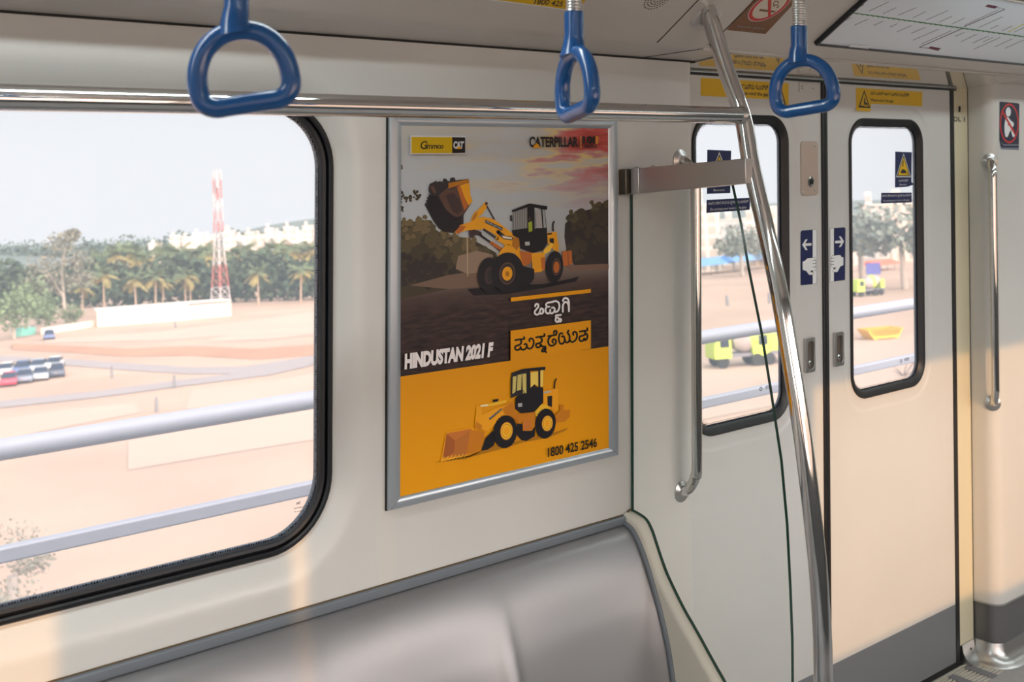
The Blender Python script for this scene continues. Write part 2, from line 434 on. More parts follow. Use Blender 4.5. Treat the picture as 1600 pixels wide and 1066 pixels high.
# floor with ribbed door threshold
mb = MB(); mb.box(XL, XR, YF-0.13, 0.0, -0.08, 0.0); mb.box(XL, 2.2165, 0.0, 0.13, -0.08, 0.0); mb.box(3.70, XR, 0.0, 0.13, -0.08, 0.0)
st(mb.build('floor', M_FLOOR))
mb = MB(); mb.box(2.2165, 3.70, 0.0, 0.13, -0.08, -0.004)
for i in range(9): mb.box(2.2165, 3.70, 0.076-0.0125*i-0.005, 0.076-0.0125*i, -0.004, 0.0015)
st(mb.build('trim_4', mat('threshold_aluminium', S(190, 186, 174), 0.6, 0.0)))
mb = MB()
for x in (2.36, 2.56, 2.76, 2.96, 3.16, 3.36, 3.505, 3.61): mb.box(x, x+0.035, -0.035, 0.062, 0.0016, 0.0028)
st(mb.build('trim_5', M_GREY))

# ------------------------------------------------------------------ sliding doors
DY = 0.09
WL = (2.311, 2.724, 0.948, 1.803, 0.078)
WR = (3.026, 3.439, 0.948, 1.803, 0.078)
def leaf(name, x0, x1, win):
    t = st(thing(name, ((x0+x1)/2, DY, 0.012), None, None))
    zt = 1.904
    mb = MB()
    step = [(0.042, DY), (0.040, DY+0.0004), (0.034, DY+0.004), (0.030, DY+0.0045)]
    hl = rr_off(win, step[0][0], DY, 10)
    mb.holed([(x0, DY, 0.201), (x1, DY, 0.201), (x1, DY, zt), (x0, DY, zt)], [hl])
    mb.loft([rr_off(win, d, y, 10) for d, y in step]+[rr_off(win, 0, DY+0.0045, 10), rr_off(win, 0, DY+0.02, 10), rr_off(win, 0.07, DY+0.024, 10), rr_off(win, 0.07, DY+0.036, 10)])
    mb.holed([(x0, DY+0.036, 0.012), (x1, DY+0.036, 0.012), (x1, DY+0.036, zt), (x0, DY+0.036, zt)], [rr_off(win, 0.07, DY+0.036, 10)])
    for q in (((x0, 0.012), (x0, zt)), ((x1, 0.012), (x1, zt)), ((x0, zt), (x1, zt)), ((x0, 0.012), (x1, 0.012))):
        mb.face([(q[0][0], DY, max(q[0][1], 0.201)), (q[1][0], DY, max(q[1][1], 0.201)), (q[1][0], DY+0.036, q[1][1]), (q[0][0], DY+0.036, q[0][1])])
    mb.build('door_panel', M_DOOR, t, smooth=30)
    mb = MB(); mb.box(x0, x1, DY-0.0004, DY+0.036, 0.012, 0.201); tag(mb.build('kick_plate', M_GREY, t), 'grey lower band')
    mb = MB()
    y0 = DY+0.0045
    mb.loft([rr_off(win, d, y, 10) for d, y in ((0.0, y0+0.02), (0.0, y0-0.004), (-0.002, y0-0.006), (-0.008, y0-0.005), (-0.021, y0+0.003), (-0.024, y0+0.006), (-0.024, y0+0.02))])
    mb.build('window_gasket', M_RUB, t)
    mb = MB(); mb.fill(rr_off(win, -0.018, y0+0.010, 10)); mb.fill(rr_off(win, -0.018, y0+0.015, 10)); p = mb.build('pane', M_GLASS, t)
    frit(win, y0+0.0095, p, 0.024, 0.013)
    return t, p
SEAM = 2.892
d1, p1 = leaf('door_1', 2.172, SEAM-0.013, WL)
d2, p2 = leaf('door_2', SEAM+0.013, 3.609, WR)
for d, x0, x1 in ((d1, SEAM-0.0135, SEAM-0.0008), (d2, SEAM+0.0008, SEAM+0.0135)):
    mb = MB(); mb.box(x0, x1, DY-0.006, DY+0.036, 0.012, 1.9035); mb.build('rubber_edge', M_RUB, d, bevel=0.003)

# flush pull, key plate, hinge block
def pull(d, quad):
    A = [on(*q, 1, DY) for q in quad]       # lower left, lower right, upper right, upper left
    x0, x1 = (A[0].x+A[3].x)/2, (A[1].x+A[2].x)/2; z0, z1 = A[0].z, A[2].z
    w = (x0, x1, z0, z1, 0.006); i = (x0+0.008, x1-0.008, z0+0.010, z1-0.010, 0.009)
    mb = MB()
    mb.loft([rrect(*w, DY, 6), rrect(*w, DY-0.009, 6), rrect(*i, DY-0.010, 6), rrect(*i, DY-0.001, 6)])
    p = mb.build('flush_pull', M_STEELD, d, smooth=30, bevel=0.0006)
    mb = MB(); mb.fill(rrect(*i, DY-0.0008, 6)); tag(mb.build('pull_recess', mat('shaded_recess_steel', S(120, 112, 104), 0.4, 0.5), p), 'cup with recess shade painted in')  # flat cup; the shade of its depth is put into the darker colour
    mb = MB(); mb.lathe([(0.0085, 0), (0.0085, 0.006), (0.006, 0.009), (0.0, 0.0095)], ((x0+x1)/2, DY-0.0009, z0+0.026), (0, -1, 0), 16)
    mb.build('finger_stop', M_STEEL, p)
pull(d1, ((1256, 583), (1270, 579), (1270, 526), (1255, 528)))
pull(d2, ((1301, 573), (1315, 570), (1315, 517), (1301, 519)))
k0 = on(1251, 306, 1, DY); k1 = on(1277, 221, 1, DY)
mb = MB(); w = (k0.x, k1.x, k0.z, k1.z, 0.012)
mb.loft([rrect(*w, DY, 6), rrect(*w, DY-0.003, 6)], cap1=True)
kp = mb.build('key_plate', mat('key_plate_metal', S(196, 178, 164), 0.45, 0.35), d1, bevel=0.001)
mb = MB()
kc = on(1267, 284, 1, DY-0.003)
mb.lathe([(0.0155, 0), (0.0155, 0.0012), (0.011, 0.002), (0.0105, 0.0005)], kc, (0, -1, 0), 20)
lk = mb.build('key_lock', M_STEEL, kp)
mb = MB(); mb.lathe([(0.0088, 0), (0.0088, 0.0018), (0.004, 0.002)], kc, (0, -1, 0), 16)
mb.lathe([(0.0032, 0), (0.0032, 0.004), (0, 0.0042)], kc, (0, -1, 0), 10)
mb.build('keyhole', M_BLACKP, kp)
for q in ((1254.5, 226), (1273.5, 228), (1254.5, 301), (1273.5, 297)):
    mb = MB(); mb.lathe([(0.004, 0), (0.004, 0.0012), (0.0025, 0.002), (0.0012, 0.0008)], on(*q, 1, DY-0.003), (0, -1, 0), 10); mb.build('screw', M_STEELD, kp)
h0 = on(1248, 144, 1, DY); h1 = on(1277, 126, 1, DY)
mb = MB(); mb.box(h0.x, h1.x, DY-0.004, DY, h0.z, 1.901); hb = mb.build('stop_block', M_DOOR, d1, bevel=0.001)
for q in (1253.5, 1270):
    mb = MB(); mb.lathe([(0.006, 0), (0.006, 0.002), (0.0035, 0.003), (0.0015, 0.001)], on(q, 136, 1, DY-0.004), (0, -1, 0), 12); mb.build('bolt', M_STEELD, hb)

# maker's marks etched in the door panes
for p, q in ((p1, ((1189, 612), (1206, 607), (1206, 600), (1189, 604))), (p2, ((1408, 568), (1421, 564), (1421, 557), (1408, 561)))):
    mb = MB(); y = DY+0.0045+0.0092
    Q = [on(*a, 1, y) for a in q]
    c = Q[0]*0.5+Q[3]*0.5
    mb.tube([c+Vector((0.005*math.cos(a*0.7), 0, 0.005*math.sin(a*0.7))) for a in range(9)], 0.0009, 6, closed=True)
    scribble(mb, [Q[0].lerp(Q[1], .35), Q[1].lerp(Q[2], .1), Q[2], Q[3].lerp(Q[2], .35)], 6)
    tag(mb.build('etched_mark', M_GAP, p), 'small dark etched glass mark')

# header seal, right-hand seal, pillar strip, right-hand panel
mb = MB(); mb.box(2.19, 3.65, DY-0.002, DY+0.04, 1.9045, 1.9115); st(mb.build('trim_6', M_RUB2))
mb = MB(); mb.box(2.19, 3.65, DY-0.006, DY+0.04, 1.9117, 1.9135); st(mb.build('trim_7', M_STEELD))
mb = MB(); mb.box(3.609, 3.631, DY-0.003, DY+0.04, 0.008, 1.9045); st(mb.build('trim_8', M_RUB2, smooth=0))
mb = MB(); mb.box(2.2, 3.64, DY-0.004, DY+0.04, -0.004, 0.011); st(mb.build('trim_9', M_RUB2))
mb = MB(); mb.box(3.631, 3.722, DY-0.002, DY+0.04, 0.058, 1.93); st(mb.build('trim_10', M_STRIP, bevel=0.001))
mb = MB(); mb.box(3.7205, 3.7235, DY-0.003, DY+0.03, 0.058, 1.93); st(mb.build('trim_11', M_GAP))
PX, PR = 3.7235, 0.045
def prow(off=0.0, x1=XR):
    """plan of the rounded panel beside the door, moved out by off"""
    r = PR+off; cx, cy = PX+PR, PR
    return [(PX-off, DY+0.03)]+[(cx-r*math.cos(math.radians(a)), cy-r*math.sin(math.radians(a))) for a in range(0, 91, 10)]+[(x1, cy-r)]
def panel(name, z0, z1, off, m, prof=None):
    mb = MB(); pr = prof or [(z0, off), (z1, off)]
    mb.loft([[(x, y, z) for x, y in prow(o)] for z, o in pr], closed=False)
    return st(mb.build(name, m, origin=(5, 0, z0)))
panel('wall_right', 0.19, 1.935, 0, M_LIN)
panel('baseboard_right', 0.055, 0.186, -0.003, mat('base_grey', S(112, 112, 114), 0.3, 0.4))
panel('trim_12', 0.185, 0.192, 0.0015, M_STEELD, [(0.185, -0.003), (0.186, 0.002), (0.191, 0.002), (0.192, -0.001)])
panel('trim_13', 0.0, 0.06, 0, M_STEELD, [(0.0, 0.052), (0.002, 0.05), (0.006, 0.034), (0.018, 0.015), (0.036, 0.005), (0.058, 0.0), (0.0605, -0.001), (0.061, -0.006)])
mb = MB(); mb.loft([[(x, DY-0.004-o, z) for z, o in ((0.0, 0.050), (0.006, 0.034), (0.018, 0.015), (0.036, 0.005), (0.060, 0.001), (0.061, -0.02), (0.0, -0.02))] for x in (3.640, 3.716)], cap0=True, cap1=True); st(mb.build('trim_14', M_STEELD))
mb = MB(); mb.lathe([(0.005, 0), (0.004, 0.001)], (3.688, 0.0805, 0.036), (0, -1, 0), 10); st(mb.build('trim_15', M_GAP))
# ------------------------------------------------------------------ pole, rail, glass partition
PXX = 1.992
pole_px = [(1110, 30), (1135, 110), (1160, 180), (1172, 250), (1183, 300), (1199, 370), (1218, 460), (1235, 560), (1251, 660), (1264, 760), (1273, 840), (1279, 900), (1285, 1000), (1287, 1066)]
pp = [on(*q, 0, PXX) for q in pole_px]
top = pp[0]+(pp[0]-pp[1]).normalized()*0.03
pole_pts = catmull([top]+pp+[Vector((PXX, -0.538, 0.5)), Vector((PXX, -0.54, 0.3)), Vector((PXX, -0.54, 0.006))], 4)
t = thing('grab_pole', (PXX, -0.54, 0), 'leaning polished steel grab pole curving from ceiling down in front of doors', 'pole')
mb = MB(); mb.tube(pole_pts, 0.0192, 24); mb.build('tube', M_STEEL, t, smooth=60)
mb = MB()
ax = (pp[0]-pp[1]).normalized()
ctr = on_plane(1104, 26, SP0, SN)
mb.lathe([(0.040, 0.0), (0.040, 0.003), (0.036, 0.006), (0.024, 0.009), (0.0205, 0.0085), (0.0205, 0.0)], ctr, SN, 28)
mb.build('ceiling_flange', M_CEIL, t)
mb = MB(); mb.lathe([(0.042, 0), (0.042, 0.004), (0.021, 0.010), (0.021, 0.0)], (PXX, -0.54, 0), (0, 0, 1), 24); mb.build('floor_flange', M_STEELD, t)

RY = -0.334; RZ = 1.7785
t = thing('handrail', (0.5, RY, RZ), 'long horizontal polished steel handrail across the top of the window', 'handrail')
mb = MB(); mb.tube([(XL+0.01, RY, RZ-0.006), (0.3, RY, RZ-0.002), (1.2, RY, RZ+0.001), (PXX-0.002, RY, RZ+0.003)], 0.0178, 24); mb.build('tube', M_STEEL, t, smooth=60)
mb = MB(); mb.lathe([(0.0183, 0), (0.0192, 0.004), (0.0205, 0.012)], (PXX-0.024, RY, RZ+0.003), (1, 0, 0), 24); mb.build('weld_collar', M_STEELD, t)
mb = MB(); mb.lathe([(0.035, 0), (0.035, 0.005), (0.02, 0.011)], (XL, RY, RZ-0.006), (1, 0, 0), 20); mb.build('end_flange', M_STEELD, t)

GX = 1.984
t = thing('glass_partition', (GX, -0.2, 0.5), 'tall clear glass screen at the seat end, held by a flat steel beam', 'glass partition')
ge = [on(*q, 0, GX) for q in ((1145, 290), (1158, 350), (1170, 420), (1190, 520), (1206, 620), (1221, 720), (1230, 820), (1235, 920), (1238, 1000), (1238.5, 1066))]
ge = [Vector((GX, ge[0].y+0.006, 1.652))]+ge+[Vector((GX, -0.457, 0.45)), Vector((GX, -0.40, 0.40))]
out_px = ((985, 797), (1000, 803), (1012, 812), (1021, 829), (1028, 850), (1038, 880), (1048, 905), (1070, 950), (1090, 985), (1135, 1066))
ce = [on(*q, 0, 1.985) for q in out_px]
ce = [Vector((1.985, -0.003, 0.857))]+ce[1:]+[Vector((1.985, -0.36, 0.487)), Vector((1.985, -0.44, 0.435)), Vector((1.985, -0.505, 0.40))]
gpoly = [Vector((GX, -0.003, 1.652))]+ge+[Vector((GX, p.y, p.z-0.01)) for p in ce[::-1] if p.y > -0.38]
mb = MB(); th = 0.0045
A = [p-Vector((th, 0, 0)) for p in gpoly]; B = [p+Vector((th, 0, 0)) for p in gpoly]
mb.fill(A); mb.fill(B)
mb.build('pane', M_GLASSP, t, smooth=0)
mb = MB()
mb.loft([A, B])
mb.build('pane_edge', M_GEDGE, t, smooth=60)
# beam
BX = 1.955
def beam(y0, y1, x0, x1, dz=0.0):
    f0 = lambda y: 1.604+(-0.04-y)*0.0965; f1 = lambda y: 1.6635+(-0.04-y)*0.078
    mb = MB()
    mb.loft([[(x0, y0, f0(y0)-dz), (x1, y0, f0(y0)-dz), (x1, y0, f1(y0)+dz), (x0, y0, f1(y0)+dz)], [(x0, y1, f0(y1)-dz), (x1, y1, f0(y1)-dz), (x1, y1, f1(y1)+dz), (x0, y1, f1(y1)+dz)]], cap0=True, cap1=True)
    return mb
beam(-0.056, -0.366, BX, PXX-0.004).build('beam', M_STEELD, t, bevel=0.0015)
beam(-0.030, -0.0555, BX-0.002, PXX+0.006, 0.001).build('beam_clamp', M_STEELD, t, bevel=0.0015)
beam(0.0, -0.024, BX-0.012, PXX+0.012).build('wall_bracket', mat('bracket_steel', S(120, 112, 100), 0.42, 0.8), t, bevel=0.002)
beam(-0.0235, -0.0305, BX+0.004, PXX, -0.002).build('rubber_joint', M_RUB, t)
for y in (-0.036, -0.088, -0.186):
    z = 1.6635+(-0.04-y)*0.078
    mb = MB(); mb.lathe([(0.006, -0.001), (0.006, 0.002), (0.004, 0.004), (0.0, 0.0045)], (1.968, y, z), (0, 0, 1), 12); mb.build('screw', M_STEELD, t)

# ------------------------------------------------------------------ bench seat
t = thing('bench_seat', (0.6, -0.25, 0.0), 'brushed steel bench seat with hollowed backs under the window', 'seat')
bp = catmull([Vector((0, *p)) for p in ((-0.006, 0.832), (-0.018, 0.829), (-0.040, 0.816), (-0.069, 0.772), (-0.098, 0.710), (-0.118, 0.663), (-0.140, 0.595), (-0.156, 0.521), (-0.168, 0.47), (-0.195, 0.438), (-0.25, 0.425), (-0.40, 0.425), (-0.49, 0.432), (-0.512, 0.42), (-0.516, 0.39))], 4)
W0, SW = 1.9515, 0.4315
xs = [W0-SW*i/22 for i in range(22*10+1)]
def dish(x, k):
    s = ((W0-x)/SW) % 1.0
    z = bp[k].z; y = bp[k].y
    f = (lambda q: q*q*(3-2*q))(max(0.0, min(1.0, (0.83-z)/0.26))) if y > -0.3 else max(0, min(1, (y+0.52)/0.15))
    ridge = math.sin(math.pi*s)**0.5 if 0 < s < 1 else 0
    return f*ridge
mb = MB(); rows = []
for k, p in enumerate(bp):
    a, b = bp[max(0, k-1)], bp[min(len(bp)-1, k+1)]; tg = (b-a).normalized(); nrm = Vector((0, -tg.z, tg.y))
    if nrm.y < 0 and nrm.z < 0: nrm = -nrm
    inw = Vector((0, abs(nrm.y), -abs(nrm.z)))
    rows.append([Vector((x, p.y, p.z))+inw*0.030*dish(x, k) for x in xs])
mb.loft(rows, closed=False)
mb.build('seat_shell', M_BRUSH, t, smooth=60)
mb = MB(); pr = [(-0.0015, 0.851), (-0.010, 0.8505), (-0.0125, 0.848), (-0.0135, 0.838), (-0.012, 0.833), (-0.0015, 0.832)]
mb.loft([[(x, y, z) for y, z in pr] for x in (XL+0.02, 1.9525)], cap0=True, cap1=True); tag(mb.build('top_trim', M_TRIM, t), 'grey trim strip along the top')
mb = MB(); mb.box(XL+0.02, 1.9525, -0.0035, -0.0015, 0.8505, 0.853); mb.build('sealant_line', M_BROWNGAP, t)
mb = MB(); mb.box(XL+0.02, 1.95, -0.50, -0.03, 0.10, 0.415); mb.build('seat_base', M_GREY, t)
mb = MB()
side = [Vector((1.9515, p.y-0.003, p.z+0.002)) for p in bp if p.y > -0.5]
mb.tube(side, 0.0068, 10, sq=1.0); tag(mb.build('side_trim', M_TRIM, t), 'grey trim strip along the end')
# cream end panel
mb = MB()
cc = catmull([(p.y, p.z, 0) for p in ce], 4)
oc = [Vector((0, p.x, p.y)) for p in cc]
x0, x1 = 1.952, 1.979
def loop(x, d):
    out = []
    for i, p in enumerate(oc):
        a, b = oc[max(0, i-1)], oc[min(len(oc)-1, i+1)]; tg = (b-a).normalized(); nr = Vector((0, -tg.z, tg.y))
        if nr.z > 0 or nr.y < 0: nr = -nr if nr.y > 0 else nr
        out.append(Vector((x, p.y, p.z))-Vector((0, -abs(tg.z), abs(tg.y)))*d)
    return out+[Vector((x, -0.505+d, 0.08)), Vector((x, -0.003, 0.08))]
Rr = 0.013
loops = [loop(x0+Rr-Rr*math.cos(math.radians(a)), Rr-Rr*math.sin(math.radians(a))) for a in range(0, 91, 15)]+[loop(x1, 0.0)]
mb.loft(loops); mb.fill(loops[0]); mb.fill(loops[-1])
ep = mb.build('end_panel', M_LING, t, smooth=50, normals=True)
mb = MB(); mb.tube([Vector((1.9800, p.y-0.0005, p.z+0.001)) for p in oc], 0.0036, 8); mb.build('glass_gasket', M_GEDGE, ep)
mb = MB(); mb.tube([(1.958, -0.005, 0.835), (1.956, -0.005, 0.845), (1.966, -0.005, 0.857), (1.976, -0.005, 0.8605)], 0.0022, 8); mb.build('sealant_line', M_BROWNGAP, ep)

# ------------------------------------------------------------------ door grab rails
def grab(name, label, path, ends, r=0.0128):
    t = thing(name, path[0], label, 'grab rail', 'steel grab rails beside the doors')
    mb = MB(); mb.tube(path, r, 20); mb.build('tube', M_STEEL, t, smooth=60)
    for p, d in ends:
        mb = MB(); mb.lathe([(0.026, 0), (0.026, 0.002), (0.0165, 0.006), (r, 0.008)], p, d, 20); mb.build('mount', M_STEELD, t)
gy = -0.046
va = on(1088, 500, 1, gy).x; vb = on(1065, 768, 1, 0.0); vt = on(1072, 250, 1, 0.0)
ma = vb.x
zt, zb = vt.z, vb.z
path = catmull([(ma, 0.0, zt), (ma+(va-ma)*.3, gy*.45, zt-0.008), (va-(va-ma)*.15, gy*.9, zt-0.035), (va, gy, zt-0.08), (va, gy, (zt+zb)/2), (va, gy, zb+0.085), (va-(va-ma)*.12, gy*.9, zb+0.045), (ma+(va-ma)*.35, gy*.5, zb+0.012), (ma, 0.0, zb)], 6)
grab('grab_rail', 'vertical steel grab rail behind the glass screen, left of the doors', path, [((ma, 0, zt), (0, -1, 0)), ((ma, 0, zb), (0, -1, 0))])
m0 = Vector((PX+PR-PR*math.cos(math.radians(38)), PR-PR*math.sin(math.radians(38)), 0)); dd = Vector((-math.cos(math.radians(38)), -math.sin(math.radians(38)), 0))
va = m0+dd*0.050
zt = on(1545, 252, 1, 0.01).z; zb = on(1543, 634, 1, 0.01).z
P3 = lambda f, z: (m0.x+dd.x*0.05*f, m0.y+dd.y*0.05*f, z)
path = catmull([P3(0, zt), P3(.45, zt-0.006), P3(.9, zt-0.035), P3(1, zt-0.08), P3(1, (zt+zb)/2), P3(1, zb+0.09), P3(.9, zb+0.042), P3(.45, zb+0.01), P3(0, zb)], 6)
grab('grab_rail', 'vertical steel grab rail on the rounded panel right of the doors', path, [(P3(0, zt), dd), (P3(0, zb), dd)])

# ------------------------------------------------------------------ hanging handles
M_BLUE = mat('blue_plastic', S(0, 76, 140), 0.25, coat=0.3, spec=0.6)
M_COIL = mat('coil_steel', (0.66, 0.66, 0.65), 0.22, 1.0)
HY, BARZ = -0.75, 2.035
tb = thing('handle_bar', (0.6, HY, BARZ), 'overhead steel bar the blue handles hang from', 'bar')
mb = MB(); mb.tube([(XL+0.02, HY, BARZ), (XR-0.02, HY, BARZ)], 0.016, 20); mb.build('tube', M_STEEL, tb, smooth=60)
for x in (-1.4, 0.28, 2.7, 4.4):
    mb = MB(); mb.tube([(x, HY, BARZ), (x, HY, 2.198)], 0.012, 12); mb.build('bracket', M_STEELD, tb)
def handle(c, a_dir, tilt, label):
    c = Vector(c); a = Vector(a_dir).normalized(); up = Vector((0, 0, 1))
    base = (c.x, c.y, c.z-0.05)
    t = thing('hanging_handle', base, label, 'handle', 'blue hanging handles')
    n = a.cross(up)
    R = Matrix.Rotation(tilt, 3, n)
    A, Z = R @ a, R @ up
    ring = [(-0.036, -0.042), (-0.018, -0.0425), (0.018, -0.0425), (0.036, -0.042), (0.0475, -0.034), (0.0505, -0.019), (0.0475, 0.003), (0.0375, 0.022), (0.021, 0.035), (0.0, 0.0395), (-0.021, 0.035), (-0.0375, 0.022), (-0.0475, 0.003), (-0.0505, -0.019), (-0.0475, -0.034)]
    pts = catmull([c+A*x+Z*z for x, z in ring], 5, closed=True)
    mb = MB(); rad = [0.0112]*len(pts)
    mb.tube(pts, rad, 16, closed=True); r = mb.build('ring', M_BLUE, t, smooth=60)
    topc = c+Z*0.040
    mb = MB()
    s0 = topc; s1 = topc+up*0.058
    mb.tube([s0-Z*0.004, s0+Z*0.012, s0+up*0.026, s0+up*0.05, s1], [0.021, 0.0155, 0.0138, 0.0140, 0.0138], 20); mb.build('sleeve', M_BLUE, t, smooth=60)
    mb = MB(); prof = []
    h = BARZ-0.03-s1.z; k = max(6, int(h/0.0042))
    for i in range(k):
        for j, rr in ((0, 0.0098), (0.2, 0.0114), (0.5, 0.0119), (0.8, 0.0114)): prof.append((rr, (i+j)/k*h))
    prof.append((0.0098, h))
    mb.lathe(prof, s1, (0, 0, 1), 20); mb.build('coil_spring', M_COIL, t, smooth=80)
    mb = MB(); q = Vector((s1.x, s1.y, BARZ))
    mb.tube([q-Vector((0, 0, 0.034)), q-Vector((0, 0, 0.016))], 0.0135, 16)
    mb.tube([q+Vector((-0.016, 0, 0)), q+Vector((0.016, 0, 0))], 0.0215, 20); mb.build('hanger', M_BLUE, t, smooth=40)
vd = lambda px: (FW+RT*((px-800)/F))
def facing(px, ang):
    f = vd(px); f.z = 0; f.normalize(); r = Vector((f.y, -f.x, 0))
    return r*math.cos(ang)-f*math.sin(ang)
handle(on(378, 103, 1, HY), facing(378, math.radians(4)), math.radians(9), 'blue hanging handle in front of the big window, leftmost of three')
handle(on(900, 127, 1, HY), facing(900, math.radians(66)), math.radians(9), 'blue hanging handle turned nearly edge-on above the poster')
handle(on(1254, 131, 1, HY), facing(1254, math.radians(20)), math.radians(8), 'blue hanging handle in front of the doors, right of the pole')

# ceiling lamps: strips along both sides, broken above the door bay
for y, xa, xb, lab, lum in ((-0.585, XL+0.1, 1.2, 'long ceiling light strip above the bench on the window side', 19.0), (-0.585, 2.75, XR-0.1, 'long ceiling light strip past the doors on the window side', 12.0),
                       (-2.165, XL+0.1, 1.2, 'long ceiling light strip above the bench on the camera side', 12.0), (-2.165, 2.75, XR-0.1, 'long ceiling light strip past the doors on the camera side', 12.0)):
    t = thing('ceiling_light', ((xa+xb)/2, y, 2.2), lab, 'ceiling light', 'ceiling light strips')
    mb = MB(); mb.box(xa, xb, y-0.05, y+0.05, 2.188, 2.2); mb.build('housing', M_ALU, t)
    mb = MB(); mb.box(xa+.02, xb-.02, y-0.04, y+0.04, 2.184, 2.188); mb.build('diffuser', mat('lamp_diffuser_%d' % lum, (0.9, 0.9, 0.9), 0.5, emit=((0.90, 1.0, 0.99), lum)), t)
# ------------------------------------------------------------------ advertisement poster
YP = -0.008
PF = (1.2885, 1.9295, 0.9965, 1.7775)
t = thing('advertisement_poster', (1.609, 0, PF[2]), 'framed loader advertisement poster on the wall between window and doors', 'poster')
PO = t
fw_ = 0.030
x0, x1, z0, z1 = PF
prof = [(0.0, 0.0), (0.0, -0.010), (0.002, -0.0125), (0.012, -0.014), (0.024, -0.012), (0.0295, -0.0085), (0.030, -0.004)]
C4 = [(x0, z0, 1, 1), (x1, z0, -1, 1), (x1, z1, -1, -1), (x0, z1, 1, -1)]
for a, b in ((0, 1), (1, 2), (2, 3), (3, 0)):
    (ax_, az_, asx, asz), (bx_, bz_, bsx, bsz) = C4[a], C4[b]
    wx = fw_ if a in (0, 2) else fw_
    def at(c, d, y, e):
        sc_x = 0.98; sc_z = 0.72     # the bars look slimmer top and bottom
        return Vector((c[0]+c[2]*d*sc_x, y, c[1]+c[3]*d*sc_z))
    A = [at(C4[a], d, y, 0) for d, y in prof]; B = [at(C4[b], d, y, 0) for d, y in prof]
    g = (B[0]-A[0]).normalized()*0.00035
    mb = MB(); mb.loft([[p+g for p in A], [p-g for p in B]], closed=False)
    mb.build('frame_bar', M_ALU, t, smooth=30)
mb = MB(); mb.box(x0-0.002, x1+0.0005, -0.004, 0.0, z0-0.0018, z1+0.001); mb.build('backing', M_GAP, t)

def PQ(px, py, lay=0): return on(px, py, 1, YP-lay)
def lin(c, k): return tuple(min(0.95, v*k) for v in c)
KP = 1.55
PM = {}
def pm(r, g, b, k=KP):
    key = (r, g, b, k)
    if key not in PM: PM[key] = mat('print_%d_%d_%d' % (r, g, b), lin(S(r, g, b), k), 0.42, spec=0.3)
    return PM[key]
class Art:
    """flat printing on the poster sheet, ink over ink"""
    def __init__(s, lay): s.mb = MB(); s.l = lay; s.m = []
    def idx(s, m):
        if m not in s.m: s.m.append(m)
        return s.m.index(m)
    def pl(s): return lambda x, y: PQ(x, y, s.l)
    def poly(s, pts, m): s.l += 0.00003; s.mb.fill([PQ(*p, s.l) for p in pts], s.idx(m)); return s
    def line(s, pts, w, m, smooth=False): s.l += 0.00003; stroke(s.mb, pts, w, s.pl(), s.idx(m), smooth=smooth); return s
    def ell(s, cx, cy, rx, ry, m, rot=0.0, n=28):
        c, q = math.cos(rot), math.sin(rot)
        return s.poly([(cx+rx*math.cos(a)*c-ry*math.sin(a)*q, cy+rx*math.cos(a)*q+ry*math.sin(a)*c) for a in [2*math.pi*i/n for i in range(n)]], m)
    def txt(s, body, quad, m, **k): s.l += 0.00003; letter(s.mb, body, [PQ(*p, s.l) for p in quad], s.idx(m), **k); return s
    def done(s, name, label=None): 
        o = s.mb.build(name, s.m, PO, smooth=0, weld=False, normals=False)
        return tag(o, label)
def zoomed(ox, oy, k): return lambda *p: [(ox+x/k, oy+y/k) for x, y in p]

P_YEL = pm(196, 130, 0); P_INK = pm(16, 12, 12, 1.0)
# the sheet, yellow below
a = Art(0.0)
a.poly([(615, 190), (958, 196), (958, 706), (613, 786)], P_YEL)
a.done('sheet')

# the printed landscape: sunset sky over a dusty quarry road
m = bpy.data.materials.new('print_landscape'); m.use_nodes = True
nt = m.node_tree; N = nt.nodes.new; K = nt.links.new; bs = nt.nodes['Principled BSDF']; bs.inputs['Roughness'].default_value = 0.42; bs.inputs['Specular IOR Level'].default_value = 0.3
uv = N('ShaderNodeTexCoord'); sp = N('ShaderNodeSeparateXYZ'); K(uv.outputs['UV'], sp.inputs[0])
def ramp(stops):
    r = N('ShaderNodeValToRGB'); e = r.color_ramp.elements
    while len(e) < len(stops): e.new(0.5)
    for i, (p, c) in enumerate(stops): e[i].position = p; e[i].color = (*lin(S(*c), KP), 1)
    return r
def noise(sx, sy, sc, det=4, rough=0.55):
    mp = N('ShaderNodeMapping'); mp.inputs['Scale'].default_value = (sx, sy, 1); n = N('ShaderNodeTexNoise'); n.inputs['Scale'].default_value = sc; n.inputs['Detail'].default_value = det; n.inputs['Roughness'].default_value = rough
    K(uv.outputs['UV'], mp.inputs[0]); K(mp.outputs[0], n.inputs['Vector']); return n
def math_(op, a, b):
    n = N('ShaderNodeMath'); n.operation = op
    for i, v in enumerate((a, b)):
        if isinstance(v, (int, float)): n.inputs[i].default_value = v
        else: K(v, n.inputs[i])
    return n.outputs[0]
def mix(f, a, b):
    n = N('ShaderNodeMixRGB')
    for i, v in enumerate((f, a, b)):
        if isinstance(v, (int, float)): n.inputs[i].default_value = v
        elif isinstance(v, tuple): n.inputs[i].default_value = (*lin(S(*v), KP), 1)
        else: K(v, n.inputs[i])
    return n.outputs[0]
base = ramp([(0.0, (30, 22, 24)), (0.22, (38, 28, 28)), (0.30, (66, 50, 46)), (0.38, (108, 94, 86)), (0.46, (146, 144, 142)), (0.62, (150, 154, 158)), (0.80, (152, 155, 158)), (1.0, (156, 148, 132))])
K(sp.outputs['Y'], base.inputs[0])
cl = noise(1.1, 6.0, 2.6, 5); cl2 = noise(0.9, 9.0, 3.1, 4)
reds = ramp([(0.36, (152, 155, 160)), (0.47, (158, 152, 142)), (0.53, (182, 156, 100)), (0.58, (156, 112, 110)), (0.65, (166, 66, 60)), (0.78, (120, 30, 26))]); 
